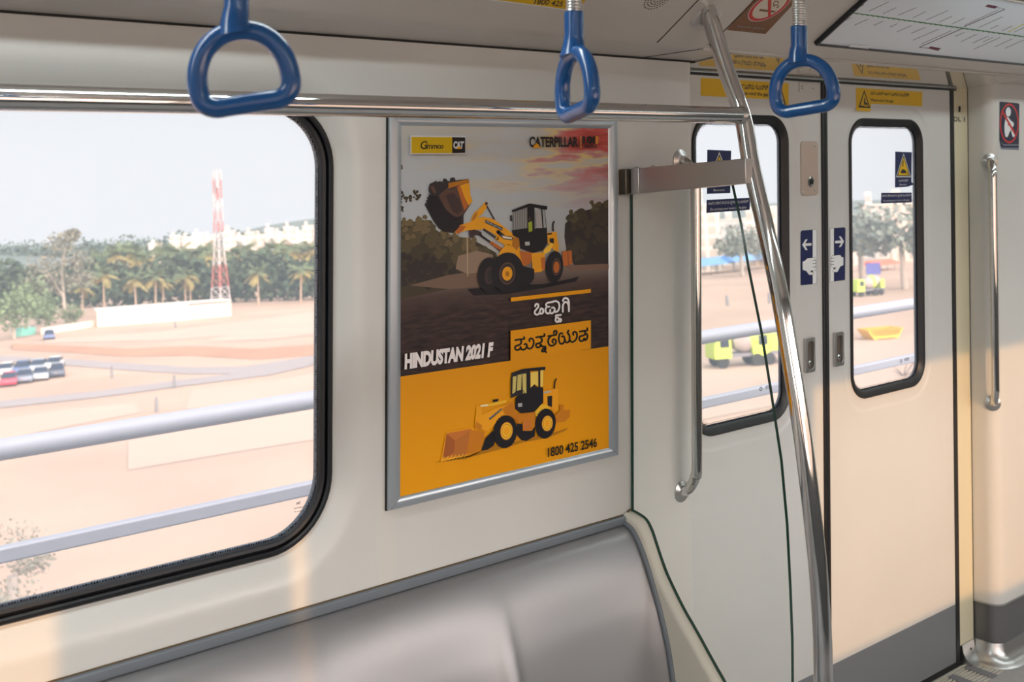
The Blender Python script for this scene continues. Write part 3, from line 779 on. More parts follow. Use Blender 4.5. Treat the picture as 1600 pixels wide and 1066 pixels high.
tilt = math_('ADD', cl.outputs['Fac'], math_('MULTIPLY', math_('SUBTRACT', sp.outputs['X'], 0.62), 0.34)); K(tilt, reds.inputs[0])
up_ = N('ShaderNodeMapRange'); up_.inputs[1].default_value = 0.60; up_.inputs[2].default_value = 0.86; K(sp.outputs['Y'], up_.inputs[0])
msk = math_('MULTIPLY', up_.outputs[0], math_('MINIMUM', 1.0, math_('ADD', 0.35, math_('MULTIPLY', sp.outputs['X'], 0.75))))
c1 = mix(msk, base.outputs[0], reds.outputs[0])
gr = noise(14, 60, 1.0, 5); gm = N('ShaderNodeMapRange'); gm.inputs[1].default_value = 0.34; gm.inputs[2].default_value = 0.2; K(sp.outputs['Y'], gm.inputs[0])
dk = ramp([(0.35, (18, 16, 20)), (0.7, (70, 48, 44))]); K(gr.outputs['Fac'], dk.inputs[0])
c2 = mix(math_('MULTIPLY', gm.outputs[0], 0.6), c1, dk.outputs[0])
K(c2, bs.inputs['Base Color'])
quad = [(615, 590.2), (958, 540.3), (958, 196), (615, 190)]
mb = MB(); uvl = mb.bm.loops.layers.uv.new('UVMap')
G = 16
TL, BL, BR = PQ(615, 190, 0.00005), PQ(615, 590.2, 0.00005), PQ(958, 540.3, 0.00005)
f = mb.face([BL, BR, PQ(958, 196, 0.00005), TL])
for lo, u in zip(f.loops, ((0, 0), (1, 0), (1, 1), (0, 1))): lo[uvl].uv = u
mb.build('landscape_print', m, PO, smooth=0, weld=False, normals=False)

# printed trees and dust
rnd = random.Random(5)
a = Art(0.0001)
def clump(pts, r, m, n=40, lo=4, hi=9):
    """leafy mass: many small ragged blobs inside a polygon given as circles"""
    for _ in range(n):
        cx, cy, rr = rnd.choice(pts); ang = rnd.uniform(0, 6.28); d = rr*math.sqrt(rnd.random())
        x, y = cx+d*math.cos(ang), cy+d*math.sin(ang)
        if x < 617: x = 617+rnd.random()*4
        if x > 955: x = 955-rnd.random()*4
        s = rnd.uniform(lo, hi)*r
        a.l -= 0.000029
        a.poly([(min(957, max(616, x+s*rnd.uniform(0.6, 1.1)*math.cos(k*6.283/7))), y+s*rnd.uniform(0.6, 1.1)*math.sin(k*6.283/7)) for k in range(7)], m)
T1, T2, T3, T4 = pm(70, 62, 44), pm(54, 46, 36), pm(40, 34, 32), pm(92, 78, 54)
a.poly([(615, 345), (640, 345), (668, 350), (690, 365), (720, 372), (745, 378), (775, 395), (782, 420), (760, 440), (700, 452), (615, 470)], T2)
clump([(632, 372, 24), (660, 362, 18), (690, 380, 20), (720, 390, 18), (748, 398, 16)], 1.0, T1, 110)
clump([(640, 356, 16), (662, 350, 12), (700, 372, 14), (735, 384, 12)], 0.7, T4, 70)
clump([(632, 420, 24), (665, 425, 24), (700, 428, 20)], 1.0, T3, 70)
clump([(622, 325, 10), (628, 310, 8), (640, 312, 6), (650, 305, 7), (622, 300, 7)], 0.45, T2, 46)
clump([(626, 262, 3)], 0.35, T1, 6)
a.poly([(883, 350), (900, 330), (920, 328), (940, 318), (957, 314), (957, 420), (900, 418), (886, 398), (882, 370)], T3)
clump([(905, 345, 16), (935, 335, 16), (950, 330, 12), (915, 370, 24), (945, 370, 16), (900, 395, 14)], 0.85, T2, 100)
clump([(896, 338, 9), (930, 322, 8), (950, 318, 6)], 0.5, T1, 40)
a.poly([(640, 446), (700, 430), (740, 424), (800, 424), (820, 436), (780, 446), (700, 452)], pm(96, 76, 64))
a.poly([(716, 400), (745, 392), (770, 398), (768, 424), (730, 428), (712, 420)], pm(120, 100, 84))
a.poly([(729, 372), (731, 372), (731.5, 432), (730, 432)], pm(150, 128, 104))
a.poly([(730, 452), (790, 446), (850, 444), (890, 436), (905, 432), (900, 440), (850, 450), (790, 460), (740, 462)], pm(16, 14, 18))
a.poly([(880, 415), (957, 412), (957, 420), (890, 424)], pm(104, 78, 66))
a.done('quarry_print')

# upper loader picture
B_Y, B_YD, B_YL, B_OR = pm(196, 132, 22), pm(150, 92, 22), pm(214, 158, 44), pm(156, 84, 34)
B_K, B_K2, B_BR, B_BR2, B_GL = pm(20, 18, 24), pm(36, 32, 36), pm(74, 52, 44), pm(52, 38, 38), pm(150, 148, 146)
a = Art(0.0016)
z2 = zoomed(650, 260, 9.27); z3 = zoomed(720, 310, 6.88)
a.poly(z2((185, 300), (200, 255), (280, 215), (290, 200), (300, 225), (350, 215), (385, 225), (395, 180), (430, 175), (460, 210), (490, 215), (490, 180), (520, 160), (560, 165), (575, 205), (765, 180), (790, 420), (820, 500), (720, 640), (690, 720), (690, 820), (640, 930), (540, 965), (400, 945), (330, 900), (250, 790), (150, 600), (125, 560), (135, 530), (150, 530), (145, 490), (165, 485), (160, 445), (185, 440), (180, 405), (205, 415), (180, 350)), B_K2)
a.poly(z2((330, 420), (470, 300), (765, 185), (790, 420), (820, 500), (700, 690), (590, 740), (500, 700), (420, 600)), B_BR)
a.poly(z2((470, 240), (640, 210), (765, 182), (768, 230), (620, 275), (470, 320)), B_YD)
a.poly(z2((640, 275), (768, 235), (790, 420), (820, 505), (760, 570), (690, 420)), B_Y)
a.poly(z2((590, 290), (640, 275), (700, 440), (750, 580), (700, 640), (650, 480)), B_OR)
a.poly(z2((430, 420), (540, 380), (640, 500), (670, 640), (600, 700), (520, 640)), B_BR2)
a.poly(z2((200, 420), (300, 420), (420, 620), (560, 730), (660, 730), (650, 900), (540, 960), (400, 940), (330, 895), (240, 770), (150, 590)), B_K)
a.poly(z2((200, 290), (250, 280), (300, 380), (260, 400)), B_BR)
a.poly(z2((480, 330), (620, 275), (622, 283), (484, 340)), B_K2)
# linkage and boom
a.poly(z2((790, 790), (830, 690), (940, 590), (990, 530), (1020, 505), (1040, 530), (1025, 600), (960, 690), (920, 720), (870, 760), (860, 800)), B_Y)
a.poly(z2((800, 780), (850, 690), (900, 660), (870, 740), (840, 790)), B_YD)
a.ell(*z2((1020, 540))[0], 2.2, 2.4, B_BR2)
a.line(z2((1030, 580), (1135, 770)), 2.2, B_BR2)
a.poly(z3((-10, 290), (110, 250), (180, 205), (250, 200), (340, 220), (400, 255), (470, 310), (560, 380), (600, 430), (640, 560), (600, 590), (560, 520), (470, 480), (380, 400), (300, 350), (230, 335), (150, 340), (60, 345), (-50, 380), (-65, 360), (-30, 340)), B_Y)
a.poly(z3((-60, 355), (0, 290), (60, 300), (20, 350), (-30, 385)), B_OR)
a.poly(z3((262, 228), (452, 315), (446, 350), (258, 262)), P_INK)
a.txt('HINDUSTAN', z3((264, 256), (440, 342), (446, 320), (268, 236)), B_GL, bold=0.02)
a.poly(z3((85, 345), (150, 335), (220, 360), (230, 400), (160, 395), (130, 420), (105, 430), (90, 405)), B_BR2)
a.line(z3((200, 390), (330, 480), (420, 560)), 3.2, B_K); a.line(z3((330, 480), (440, 550)), 5, B_OR)
a.line(z3((250, 335), (400, 440)), 3.0, B_K2); a.line(z3((390, 430), (520, 510)), 5.5, B_Y)
a.line(z3((400, 360), (470, 420), (540, 430)), 6, B_K2); a.poly(z3((440, 400), (550, 420), (550, 440), (460, 430)), pm(190, 180, 160))
a.poly(z3((430, 560), (480, 500), (560, 520), (620, 520), (640, 600), (680, 720), (640, 700), (580, 590), (480, 585), (390, 640)), B_Y)
a.poly(z3((560, 420), (630, 400), (640, 500), (600, 560), (550, 510)), B_YD)
# cab
a.poly(z3((545, 130), (720, 60), (745, 55), (930, 85), (928, 125), (740, 90), (560, 150)), B_K)
a.poly(z3((560, 150), (715, 100), (715, 330), (640, 400), (560, 340)), pm(120, 118, 116))
for x in (565, 590, 612, 636, 660, 684, 708): a.line(z3((x, 150-(x-560)*0.3), (x, 345)), 0.55, B_K2)
a.poly(z3((560, 340), (640, 330), (715, 320), (715, 90), (770, 75), (790, 100), (795, 330), (815, 320), (925, 315), (930, 490), (880, 560), (770, 590), (640, 540), (625, 430), (560, 400)), B_K)
a.poly(z3((798, 140), (868, 130), (880, 320), (815, 320)), pm(140, 134, 132)); a.line(z3((870, 110), (885, 330)), 1.9, B_K); a.line(z3((900, 120), (920, 320)), 0.8, B_K2)
a.poly(z3((725, 260), (765, 245), (770, 350), (730, 365)), pm(130, 140, 40)); a.ell(*z3((742, 225))[0], 2.4, 4.2, B_BR2)
a.poly(z3((690, 468), (740, 466), (742, 505), (692, 508)), B_GL)
a.poly(z3((530, 185), (552, 180), (552, 245), (530, 245)), B_K2)
a.poly(z3((550, 345), (620, 340), (625, 400), (560, 400)), B_K)
# rear body
a.poly(z3((930, 370), (1030, 360), (1045, 470), (1055, 500), (1050, 580), (1000, 560), (960, 490), (935, 490)), B_Y)
a.poly(z3((955, 430), (1000, 430), (1000, 490), (955, 470)), B_K); a.poly(z3((930, 375), (980, 370), (980, 388), (932, 392)), B_K)
a.line(z3((992, 348), (990, 280), (1003, 252)), 2.6, B_K2)
a.poly(z3((885, 560), (960, 490), (1000, 485), (960, 570), (900, 600)), B_YL)
a.poly(z3((635, 565), (760, 580), (770, 640), (750, 700), (680, 730), (650, 660)), B_OR)
a.poly(z3((760, 590), (900, 580), (905, 760), (860, 790), (775, 800)), B_Y); a.poly(z3((860, 640), (905, 630), (905, 760), (870, 770)), B_OR)
a.poly(z3((1090, 570), (1190, 560), (1200, 700), (1160, 720), (1100, 730)), B_OR); a.line(z3((1150, 570), (1158, 715)), 0.8, B_BR2)
# wheels
a.ell(*z3((300, 820))[0], 17.2, 27, B_K, 0.1); a.ell(*z3((308, 830))[0], 7.5, 14, B_BR2, 0.1); a.ell(*z3((318, 835))[0], 4.5, 10, B_K2, 0.1)
a.poly(z3((640, 720), (790, 760), (790, 860), (740, 930), (620, 940)), B_K)
a.ell(*z3((500, 795))[0], 25.5, 31, B_K, 0.1); a.ell(*z3((500, 808))[0], 12.5, 17.5, B_BR, 0.08); a.ell(*z3((500, 808))[0], 10.6, 15, B_K2, 0.08); a.ell(*z3((500, 810))[0], 8.0, 11.0, B_Y, 0.08); a.ell(*z3((500, 812))[0], 3.0, 4.2, B_YD)
a.ell(*z3((1008, 735))[0], 13.6, 24.5, B_K, 0.05); a.ell(*z3((1028, 738))[0], 6.8, 13.6, B_BR, 0.05); a.ell(*z3((1028, 738))[0], 5.6, 11.6, B_K2, 0.05); a.ell(*z3((1028, 740))[0], 4.6, 9.2, B_OR, 0.05)
a.done('raised_loader_print')

# yellow band, headline box, model name
a = Art(0.0045)
zk = zoomed(795, 440, 8.2)
a.poly(zk((25, 207), (1052, 95), (1052, 143), (27, 258)), P_YEL)
a.poly(zk((23, 632), (1052, 495), (1052, 860), (23, 1030)), P_YEL)
HW = pm(206, 200, 200); W1 = 2.5
def kan(strokes, w, m):
    for s_ in strokes: a.line(zk(*s_), w, m, smooth=True)
kan([[(338, 318), (346, 292), (366, 288), (379, 304), (375, 330), (348, 362), (331, 392), (338, 415), (362, 425), (388, 412), (396, 384), (400, 408), (420, 412), (438, 396), (440, 364), (426, 346), (408, 352), (404, 372)],
     [(562, 262), (520, 268), (490, 278), (477, 300), (490, 322), (520, 324)], [(490, 324), (471, 352), (474, 390), (500, 410), (526, 398), (531, 362)], [(529, 396), (550, 408), (578, 390), (588, 358), (574, 334), (552, 336)], [(545, 264), (600, 252), (638, 272), (648, 325), (630, 374), (598, 392)],
     [(668, 427), (640, 431), (614, 432), (602, 446), (611, 462), (632, 463)], [(611, 463), (599, 484), (604, 508), (622, 519), (638, 506), (640, 488)], [(639, 506), (655, 515), (670, 500), (664, 480), (648, 478)],
     [(692, 388), (692, 320), (704, 280), (728, 262), (752, 276), (768, 318), (770, 380)], [(694, 250), (704, 222), (730, 212), (756, 226), (768, 262), (769, 320)]], 2.9, HW)
kan([[(82, 752), (140, 742), (196, 736), (196, 712)], [(152, 746), (160, 775), (146, 806), (108, 822), (82, 836), (84, 866), (112, 880), (142, 862), (152, 838), (160, 866), (188, 874), (218, 858), (232, 828), (222, 800), (200, 806)], [(232, 828), (250, 858), (282, 858), (308, 830), (320, 784), (310, 744), (286, 730), (264, 744), (266, 766)],
     [(350, 716), (404, 708), (456, 698), (454, 672)], [(398, 712), (424, 740), (420, 772), (388, 792), (356, 800), (348, 826), (368, 846), (396, 836), (412, 806), (424, 832), (452, 834)], [(470, 832), (450, 858), (432, 872), (424, 892), (444, 898), (466, 878), (474, 854)], [(456, 880), (480, 908)],
     [(506, 700), (560, 692), (606, 684)], [(578, 664), (580, 640), (604, 632), (616, 652), (602, 682)], [(540, 700), (512, 730), (504, 772), (518, 810), (548, 824), (588, 808), (606, 776), (596, 746), (570, 742), (556, 766), (570, 786)],
     [(690, 668), (662, 664), (644, 700), (642, 752), (660, 794), (690, 796), (712, 770), (716, 730), (700, 700), (680, 706)], [(716, 740), (732, 780), (764, 776), (780, 740), (776, 690), (754, 656), (766, 630)], [(780, 750), (808, 776), (846, 760), (872, 716), (870, 664), (846, 644), (824, 658), (828, 684)],
     [(908, 642), (960, 634), (1006, 626), (1004, 598)], [(966, 640), (986, 668), (958, 690), (914, 704), (902, 736), (920, 764), (950, 758), (968, 728), (976, 752), (996, 740), (1008, 704), (1002, 672)]], 2.9, P_INK)
a.done('headline_lettering')
a = Art(0.0045)
zn = zoomed(615, 520, 8.65)
a.txt('HINDUSTAN 2021 F', zn((148, 502), (1330, 328), (1352, 122), (152, 282)), HW, bold=0.06, spacing=0.97)
a.done('model_name')
a = Art(0.0045)
a.txt('1800 425 2546', [(856, 715), (933, 698.5), (933, 684), (856, 700)], P_INK, bold=0.02)
a.done('phone_number')
# logos
a = Art(0.0045)
zl = zoomed(635, 205, 15.24)
WB = pm(170, 170, 172)
a.poly(zl((90, 100), (1415, 112), (1415, 540), (90, 548)), WB)
a.poly(zl((120, 135), (1090, 142), (1090, 522), (120, 530)), pm(166, 134, 0)); a.poly(zl((1090, 142), (1402, 146), (1402, 518), (1090, 522)), P_INK)
a.txt('G', zl((335, 430), (500, 425), (500, 235), (335, 235)), P_INK, shear=0.15, bold=0.015); a.txt('immco', zl((462, 425), (885, 418), (885, 300), (462, 290)), P_INK, shear=0.2, bold=0.02, spacing=0.9)
a.txt('CAT', zl((1120, 420), (1350, 416), (1376, 242), (1116, 238)), WB, bold=0.05, spacing=0.85)
a.poly(zl((1185, 425), (1310, 420), (1250, 348)), P_YEL)
a.done('dealer_logo')
a = Art(0.0045)
zc = zoomed(815, 200, 12.3)
a.txt('CATERPILLAR', zc((150, 372), (1086, 366), (1086, 172), (150, 165)), P_INK, bold=0.032, spacing=0.97)
a.poly(zc((205, 385), (372, 378), (288, 285)), P_YEL)
a.poly(zc((1128, 150), (1150, 150), (1152, 392), (1130, 392)), pm(170, 112, 60))
a.txt('100', zc((1178, 302), (1470, 306), (1470, 160), (1178, 155)), P_INK, bold=0.04, spacing=1.0)
a.poly(zc((1420, 155), (1470, 160), (1470, 308), (1420, 304)), pm(190, 116, 34))
for i in range(4): a.line(zc((1430, 180+i*18), (1492, 181+i*18)), 0.5, pm(190, 116, 34))
a.txt('YEARS', zc((1190, 390), (1450, 388), (1450, 326), (1190, 322)), P_INK, bold=0.03)
a.done('maker_logo')

# lower loader picture
a = Art(0.0020)
z4 = zoomed(670, 560, 6.09)
C_Y, C_YD, C_YL, C_OR = pm(206, 138, 20), pm(172, 104, 18), pm(222, 160, 40), pm(170, 98, 40)
a.poly(z4((60, 990), (350, 960), (520, 880), (640, 830), (830, 790), (1010, 740), (1210, 700), (1330, 660), (1300, 690), (1120, 760), (900, 800), (700, 860), (400, 940)), pm(150, 98, 10))
a.poly(z4((840, 620), (1010, 640), (1010, 740), (930, 788), (880, 780), (830, 720)), B_K)
a.poly(z4((110, 985), (165, 715), (175, 700), (415, 660), (440, 690), (530, 700), (525, 780), (500, 870), (370, 930), (345, 930)), C_Y)
a.poly(z4((130, 960), (170, 715), (410, 668), (395, 700), (365, 925), (200, 945)), C_OR)
a.poly(z4((170, 720), (250, 780), (240, 900), (135, 955)), pm(140, 76, 34)); a.poly(z4((250, 780), (390, 690), (365, 920), (240, 930)), pm(158, 92, 38))
a.poly(z4((395, 680), (530, 700), (525, 780), (500, 870), (360, 928)), C_YD)
for i in range(7): a.line(z4((120+i*36, 980-i*6), (150+i*36, 940-i*6)), 1.0, C_YL)
a.poly(z4((500, 880), (540, 760), (610, 690), (640, 760), (620, 830), (560, 870)), B_K)
a.poly(z4((440, 670), (440, 600), (455, 460), (500, 460), (505, 540), (620, 480), (720, 450), (790, 400), (830, 480), (800, 540), (700, 540), (620, 640), (560, 690), (500, 680)), C_Y)
a.poly(z4((450, 600), (510, 640), (500, 680), (440, 660)), C_YD)
a.poly(z4((570, 570), (690, 475), (700, 490), (580, 588)), P_INK); a.txt('HINDUSTAN', z4((576, 580), (696, 490), (690, 480), (570, 570)), B_GL, bold=0.02)
a.line(z4((500, 450), (600, 440), (730, 410)), 4.2, C_YL); a.line(z4((500, 455), (560, 446)), 2.2, pm(206, 196, 170)); a.poly(z4((610, 395), (665, 385), (660, 410), (615, 420)), B_K)
a.poly(z4((700, 480), (800, 400), (830, 520), (880, 560), (850, 620), (800, 560), (720, 530)), C_YD)
a.poly(z4((785, 140), (900, 100), (1110, 80), (1108, 112), (930, 125), (800, 155)), B_K)
a.poly(z4((790, 150), (930, 120), (935, 330), (860, 350), (780, 380), (780, 200)), B_K2)
for q in (((800, 175), (835, 168), (825, 320), (795, 340)), ((845, 160), (885, 150), (878, 300), (838, 310)), ((890, 150), (928, 145), (928, 330), (895, 335))): a.poly(z4(*q), pm(176, 160, 90))
a.line(z4((850, 330), (890, 300), (910, 330)), 1.2, B_K)
a.poly(z4((930, 110), (965, 105), (968, 280), (1000, 240), (1020, 270), (1088, 278), (1090, 420), (1000, 510), (880, 525), (820, 480), (825, 380), (860, 350), (935, 330)), B_K)
a.poly(z4((968, 135), (1040, 125), (1042, 270), (1010, 245), (968, 280)), pm(206, 176, 80)); a.poly(z4((1062, 115), (1090, 112), (1086, 265), (1062, 270)), pm(206, 176, 80)); a.line(z4((1052, 110), (1052, 290)), 2.6, B_K)
a.poly(z4((848, 430), (888, 425), (888, 460), (850, 464)), B_GL)
a.poly(z4((1090, 310), (1228, 290), (1230, 500), (1190, 500), (1110, 440), (1090, 430)), C_Y); a.poly(z4((1092, 318), (1160, 308), (1160, 324), (1092, 334)), B_GL); a.poly(z4((1128, 362), (1175, 356), (1172, 465), (1130, 450)), B_K)
a.line(z4((1195, 285), (1200, 225), (1215, 195)), 2.0, B_K)
a.poly(z4((1010, 510), (1070, 440), (1120, 440), (1160, 480), (1080, 490), (1020, 560)), C_YL)
a.poly(z4((820, 510), (890, 530), (890, 600), (850, 625)), C_YD); a.poly(z4((890, 530), (1010, 510), (1015, 640), (980, 690), (895, 690)), C_YD); a.poly(z4((900, 600), (970, 590), (970, 680), (905, 685)), C_OR)
a.poly(z4((1200, 540), (1250, 500), (1345, 488), (1340, 560), (1290, 605), (1215, 610)), C_YD); a.poly(z4((1245, 445), (1285, 440), (1280, 495), (1250, 498)), C_YD)
def wheel(cx, cy, rx, ry, hx, hy, k):
    c = z4((cx, cy))[0]; a.ell(*c, rx, ry, B_K, 0.12, 40)
    for i in range(26):
        an = 6.283*i/26; p = (c[0]+rx*math.cos(an), c[1]+ry*math.sin(an)); q = (c[0]+rx*.86*math.cos(an+.1), c[1]+ry*.86*math.sin(an+.1)); a.line([p, q], 1.0, B_K)
    h = z4((hx, hy))[0]
    a.ell(*h, 9.8*k, 14.2*k, C_OR, .1); a.ell(*h, 9.0*k, 13.0*k, C_YL, .1); a.ell(*h, 7.4*k, 10.8*k, C_YD, .1); a.ell(*h, 6.6*k, 9.8*k, C_YL, .1); a.ell(*h, 4.6*k, 6.8*k, C_Y, .1)
wheel(728, 700, 18.4, 25.6, 740, 692, 1.0); wheel(1110, 622, 15.8, 23.4, 1128, 620, 0.88)
a.done('lowered_loader_print')

# ------------------------------------------------------------------ stickers and signs
class Sign:
    """a thin printed sticker on a surface; place(px, py, height above the surface)"""
    def __init__(s, place): s.p = place; s.mb = MB(); s.m = []; s.l = 0.0006
    def idx(s, m):
        if m not in s.m: s.m.append(m)
        return s.m.index(m)
    def sheet(s, pts, m, th=0.0006):
        A = [s.p(x, y, 0.0002) for x, y in pts]; B = [s.p(x, y, th) for x, y in pts]
        s.mb.fill(A, s.idx(m)); s.mb.fill(B, s.idx(m)); s.mb.loft([A, B], mi=s.idx(m)); s.l = th; return s
    def poly(s, pts, m): s.l += 0.00006; s.mb.fill([s.p(x, y, s.l) for x, y in pts], s.idx(m)); return s
    def line(s, pts, w, m, smooth=False): s.l += 0.00006; L_ = s.l; stroke(s.mb, pts, w, lambda x, y: s.p(x, y, L_), s.idx(m), smooth=smooth); return s
    def ell(s, cx, cy, rx, ry, m, n=28): return s.poly([(cx+rx*math.cos(6.2832*i/n), cy+ry*math.sin(6.2832*i/n)) for i in range(n)], m)
    def txt(s, body, quad, m, **k): s.l += 0.00006; letter(s.mb, body, [s.p(x, y, s.l) for x, y in quad], s.idx(m), **k); return s
    def scr(s, quad, n, m): 
        s.l += 0.00006; k0 = len(s.mb.bm.faces); scribble(s.mb, [s.p(x, y, s.l) for x, y in quad], n)
        s.mb.bm.faces.ensure_lookup_table()
        for f in s.mb.bm.faces[k0:]: f.material_index = s.idx(m)
        return s
    def done(s, name, label, group=None, cat='sign'): return tag(s.mb.build(name, s.m, smooth=0, weld=False, normals=False), label, cat, group)
DOORP = lambda x, y, h: on(x, y, 1, DY-h)
WALLP = lambda x, y, h: on(x, y, 1, 0.0-h)
PANER = lambda x, y, h: on(x, y, 1, DY+0.0045+0.010-h)
KN1 = 'ದಯಮಾಡಿ ಅಂತರವನ್ನು ಗಮನಿಸಿ'
# mind-the-gap stickers
zg = zoomed(1080, 70, 6.4)
s = Sign(DOORP)
s.sheet(zg((95, 330), (975, 385), (975, 630), (850, 620), (850, 548), (95, 510)), M_YEL)
s.txt('ಅಂತರವನ್ನು ಗಮನಿಸಿ', zg((440, 440), (770, 455), (770, 398), (440, 378)), M_BLACKP, bold=0.025).txt('Please mind the gap', zg((470, 508), (770, 526), (770, 478), (470, 462)), M_BLACKP, bold=0.025)
s.poly(zg((862, 598), (950, 604), (908, 455)), M_BLACKP).poly(zg((876, 588), (934, 592), (908, 490)), M_YEL).poly(zg((895, 586), (925, 588), (922, 560), (912, 530), (902, 560)), M_BLACKP)
s.done('gap_warning_sticker', 'yellow mind-the-gap sticker above the left door window, behind the pole')
zg = zoomed(1330, 130, 13.33)
s = Sign(DOORP)
s.sheet(zg((95, 95), (1485, 182), (1475, 482), (415, 430), (400, 590), (105, 575)), M_YEL)
s.txt(KN1, zg((405, 240), (1205, 285), (1205, 205), (405, 165)), M_BLACKP, bold=0.025).txt('Please mind the gap', zg((412, 390), (880, 420), (880, 345), (412, 320)), M_BLACKP, bold=0.025)
s.poly(zg((150, 505), (398, 520), (272, 140)), M_BLACKP).poly(zg((185, 478), (368, 490), (272, 200)), M_YEL)
s.poly(zg((190, 468), (262, 472), (262, 492), (190, 488)), M_BLACKP).poly(zg((265, 380), (272, 310), (290, 300), (296, 400), (345, 420), (340, 470), (300, 440), (275, 470)), M_BLACKP)
s.done('gap_warning_sticker', 'yellow mind-the-gap sticker above the right door window')
# pull-the-door stickers
zh = zoomed(1245, 350, 10.15)
s = Sign(DOORP)
s.sheet(zh((60, 130), (80, 105), (310, 85), (320, 100), (318, 950), (60, 975)), M_BLACKP)
s.poly(zh((62, 132), (82, 108), (250, 93), (248, 955), (62, 972)), M_NAVY).poly(zh((252, 93), (308, 88), (316, 102), (314, 946), (252, 952)), M_WHITEP)
s.poly(zh((84, 332), (140, 244), (172, 244), (134, 308), (232, 302), (232, 344), (134, 350), (172, 412), (140, 416)), M_WHITEP)
HND = [(92, 600), (130, 585), (165, 548), (290, 530), (300, 590), (300, 725), (285, 742), (250, 745), (265, 790), (250, 806), (195, 808), (150, 745), (92, 730)]
s.line(zh(*HND, HND[0]), 0.9, M_BLACKP); s.poly(zh(*HND), M_WHITEP)
for y in (575, 625, 680): s.line(zh((255, y+4), (302, y)), 0.8, M_BLACKP)
s.poly(zh((212, 745), (250, 735), (262, 770), (225, 765)), M_BLACKP)
s.done('door_pull_sticker', 'navy hand-and-arrow sticker on the left door leaf, arrow pointing left')
s = Sign(DOORP)
s.sheet(zh((522, 80), (540, 68), (752, 52), (772, 70), (766, 890), (526, 920)), M_BLACKP)
s.poly(zh((592, 66), (750, 55), (768, 72), (762, 888), (592, 910)), M_NAVY).poly(zh((528, 82), (542, 72), (588, 68), (588, 911), (530, 916)), M_WHITEP)
s.poly(zh((750, 278), (698, 196), (668, 200), (704, 262), (608, 268), (608, 308), (704, 304), (668, 366), (698, 366)), M_WHITEP)
HND = [(738, 530), (712, 528), (690, 494), (560, 505), (545, 560), (545, 685), (590, 692), (572, 750), (590, 765), (645, 762), (690, 675), (738, 655)]
s.line(zh(*HND, HND[0]), 0.9, M_BLACKP); s.poly(zh(*HND), M_WHITEP)
for y in (545, 595, 645): s.line(zh((545, y), (585, y-2)), 0.8, M_BLACKP)
s.poly(zh((580, 695), (622, 688), (605, 722), (590, 720)), M_BLACKP)
s.done('door_pull_sticker', 'navy hand-and-arrow sticker on the right door leaf, arrow pointing right')
# warning stickers on the door panes
def warn(pts, ap, bl, br, words, label):
    s = Sign(PANER); s.sheet(pts, M_NAVY)
    c = Vector((sum(p[0] for p in (ap, bl, br))/3, sum(p[1] for p in (ap, bl, br))/3)); sh = lambda k: [tuple(c+(Vector(p)-c)*k) for p in (bl, br, ap)]
    s.poly(sh(1.0), M_WHITEP).poly(sh(0.9), M_BLACKP).poly(sh(0.76), M_YEL)
    q = lambda u, v: (bl[0]+(br[0]-bl[0])*u+(ap[0]-(bl[0]+br[0])/2)*v, bl[1]+(br[1]-bl[1])*u+(ap[1]-(bl[1]+br[1])/2)*v)
    s.poly([q(.28, .2), (q(.4, .32)), q(.5, .34), q(.66, .27), q(.72, .2), q(.6, .16), q(.4, .16)], M_BLACKP).poly([q(.40, .45), q(.48, .45), q(.50, .7), q(.46, .72)], M_BLACKP).poly([q(.72, .12), q(.82, .12), q(.78, .22)], M_BLACKP)
    for b, qd in words: s.txt(b, qd, M_WHITEP)
    return s.done('warning_sticker', label)
zw = zoomed(1385, 230, 11.22)
warn(zw((155, 78), (445, 90), (440, 610), (485, 655), (370, 695), (150, 708)), zw((302, 108))[0], zw((170, 526))[0], zw((430, 526))[0],
     [('ಎಚ್ಚರಿಕೆ', zw((215, 608), (378, 604), (378, 562), (215, 565))), ('Beware', zw((235, 672), (352, 668), (352, 640), (235, 642)))], 'navy sticker with yellow triangle on the right door window, one corner peeling')
warn([(1105, 234), (1142.5, 235.5), (1141, 302), (1104.5, 303)], (1124, 237.5), (1107.5, 281), (1140.5, 281),
     [('ಎಚ್ಚರಿಕೆ', [(1112, 291.5), (1134, 291), (1134, 286), (1112, 286.5)]), ('Beware', [(1115, 299), (1132, 298.5), (1132, 295), (1115, 295.5)])], 'navy sticker with yellow triangle on the left door window, crossed by the steel beam')
def strip(pts, q1, q2, label):
    s = Sign(PANER); s.sheet(pts, M_NAVY)
    s.txt('ಗಾಜಿನ ಮೇಲೆ ನಿಮ್ಮ ಕೈಗಳನ್ನು ಇಡಬೇಡಿ', q1, M_WHITEP).txt('Do not keep your hands on the glass', q2, M_WHITEP)
    return s.done('hands_warning_sticker', label)
strip([(1377, 301.5), (1424.5, 301), (1424.5, 316.5), (1376.5, 318)], [(1378.5, 310), (1423, 308.5), (1423, 303), (1378.5, 304)], [(1380.5, 315.8), (1421, 314.5), (1421, 311), (1380.5, 312.3)], 'narrow navy text strip below the triangle sticker on the right door window')
strip([(1104, 312.5), (1172, 309), (1171.5, 328), (1103.5, 333)], [(1106.5, 322.5), (1169.5, 319), (1169.5, 312), (1106.5, 315.5)], [(1110, 330.5), (1166, 326.5), (1166, 322), (1110, 325.5)], 'narrow navy text strip below the triangle sticker on the left door window')
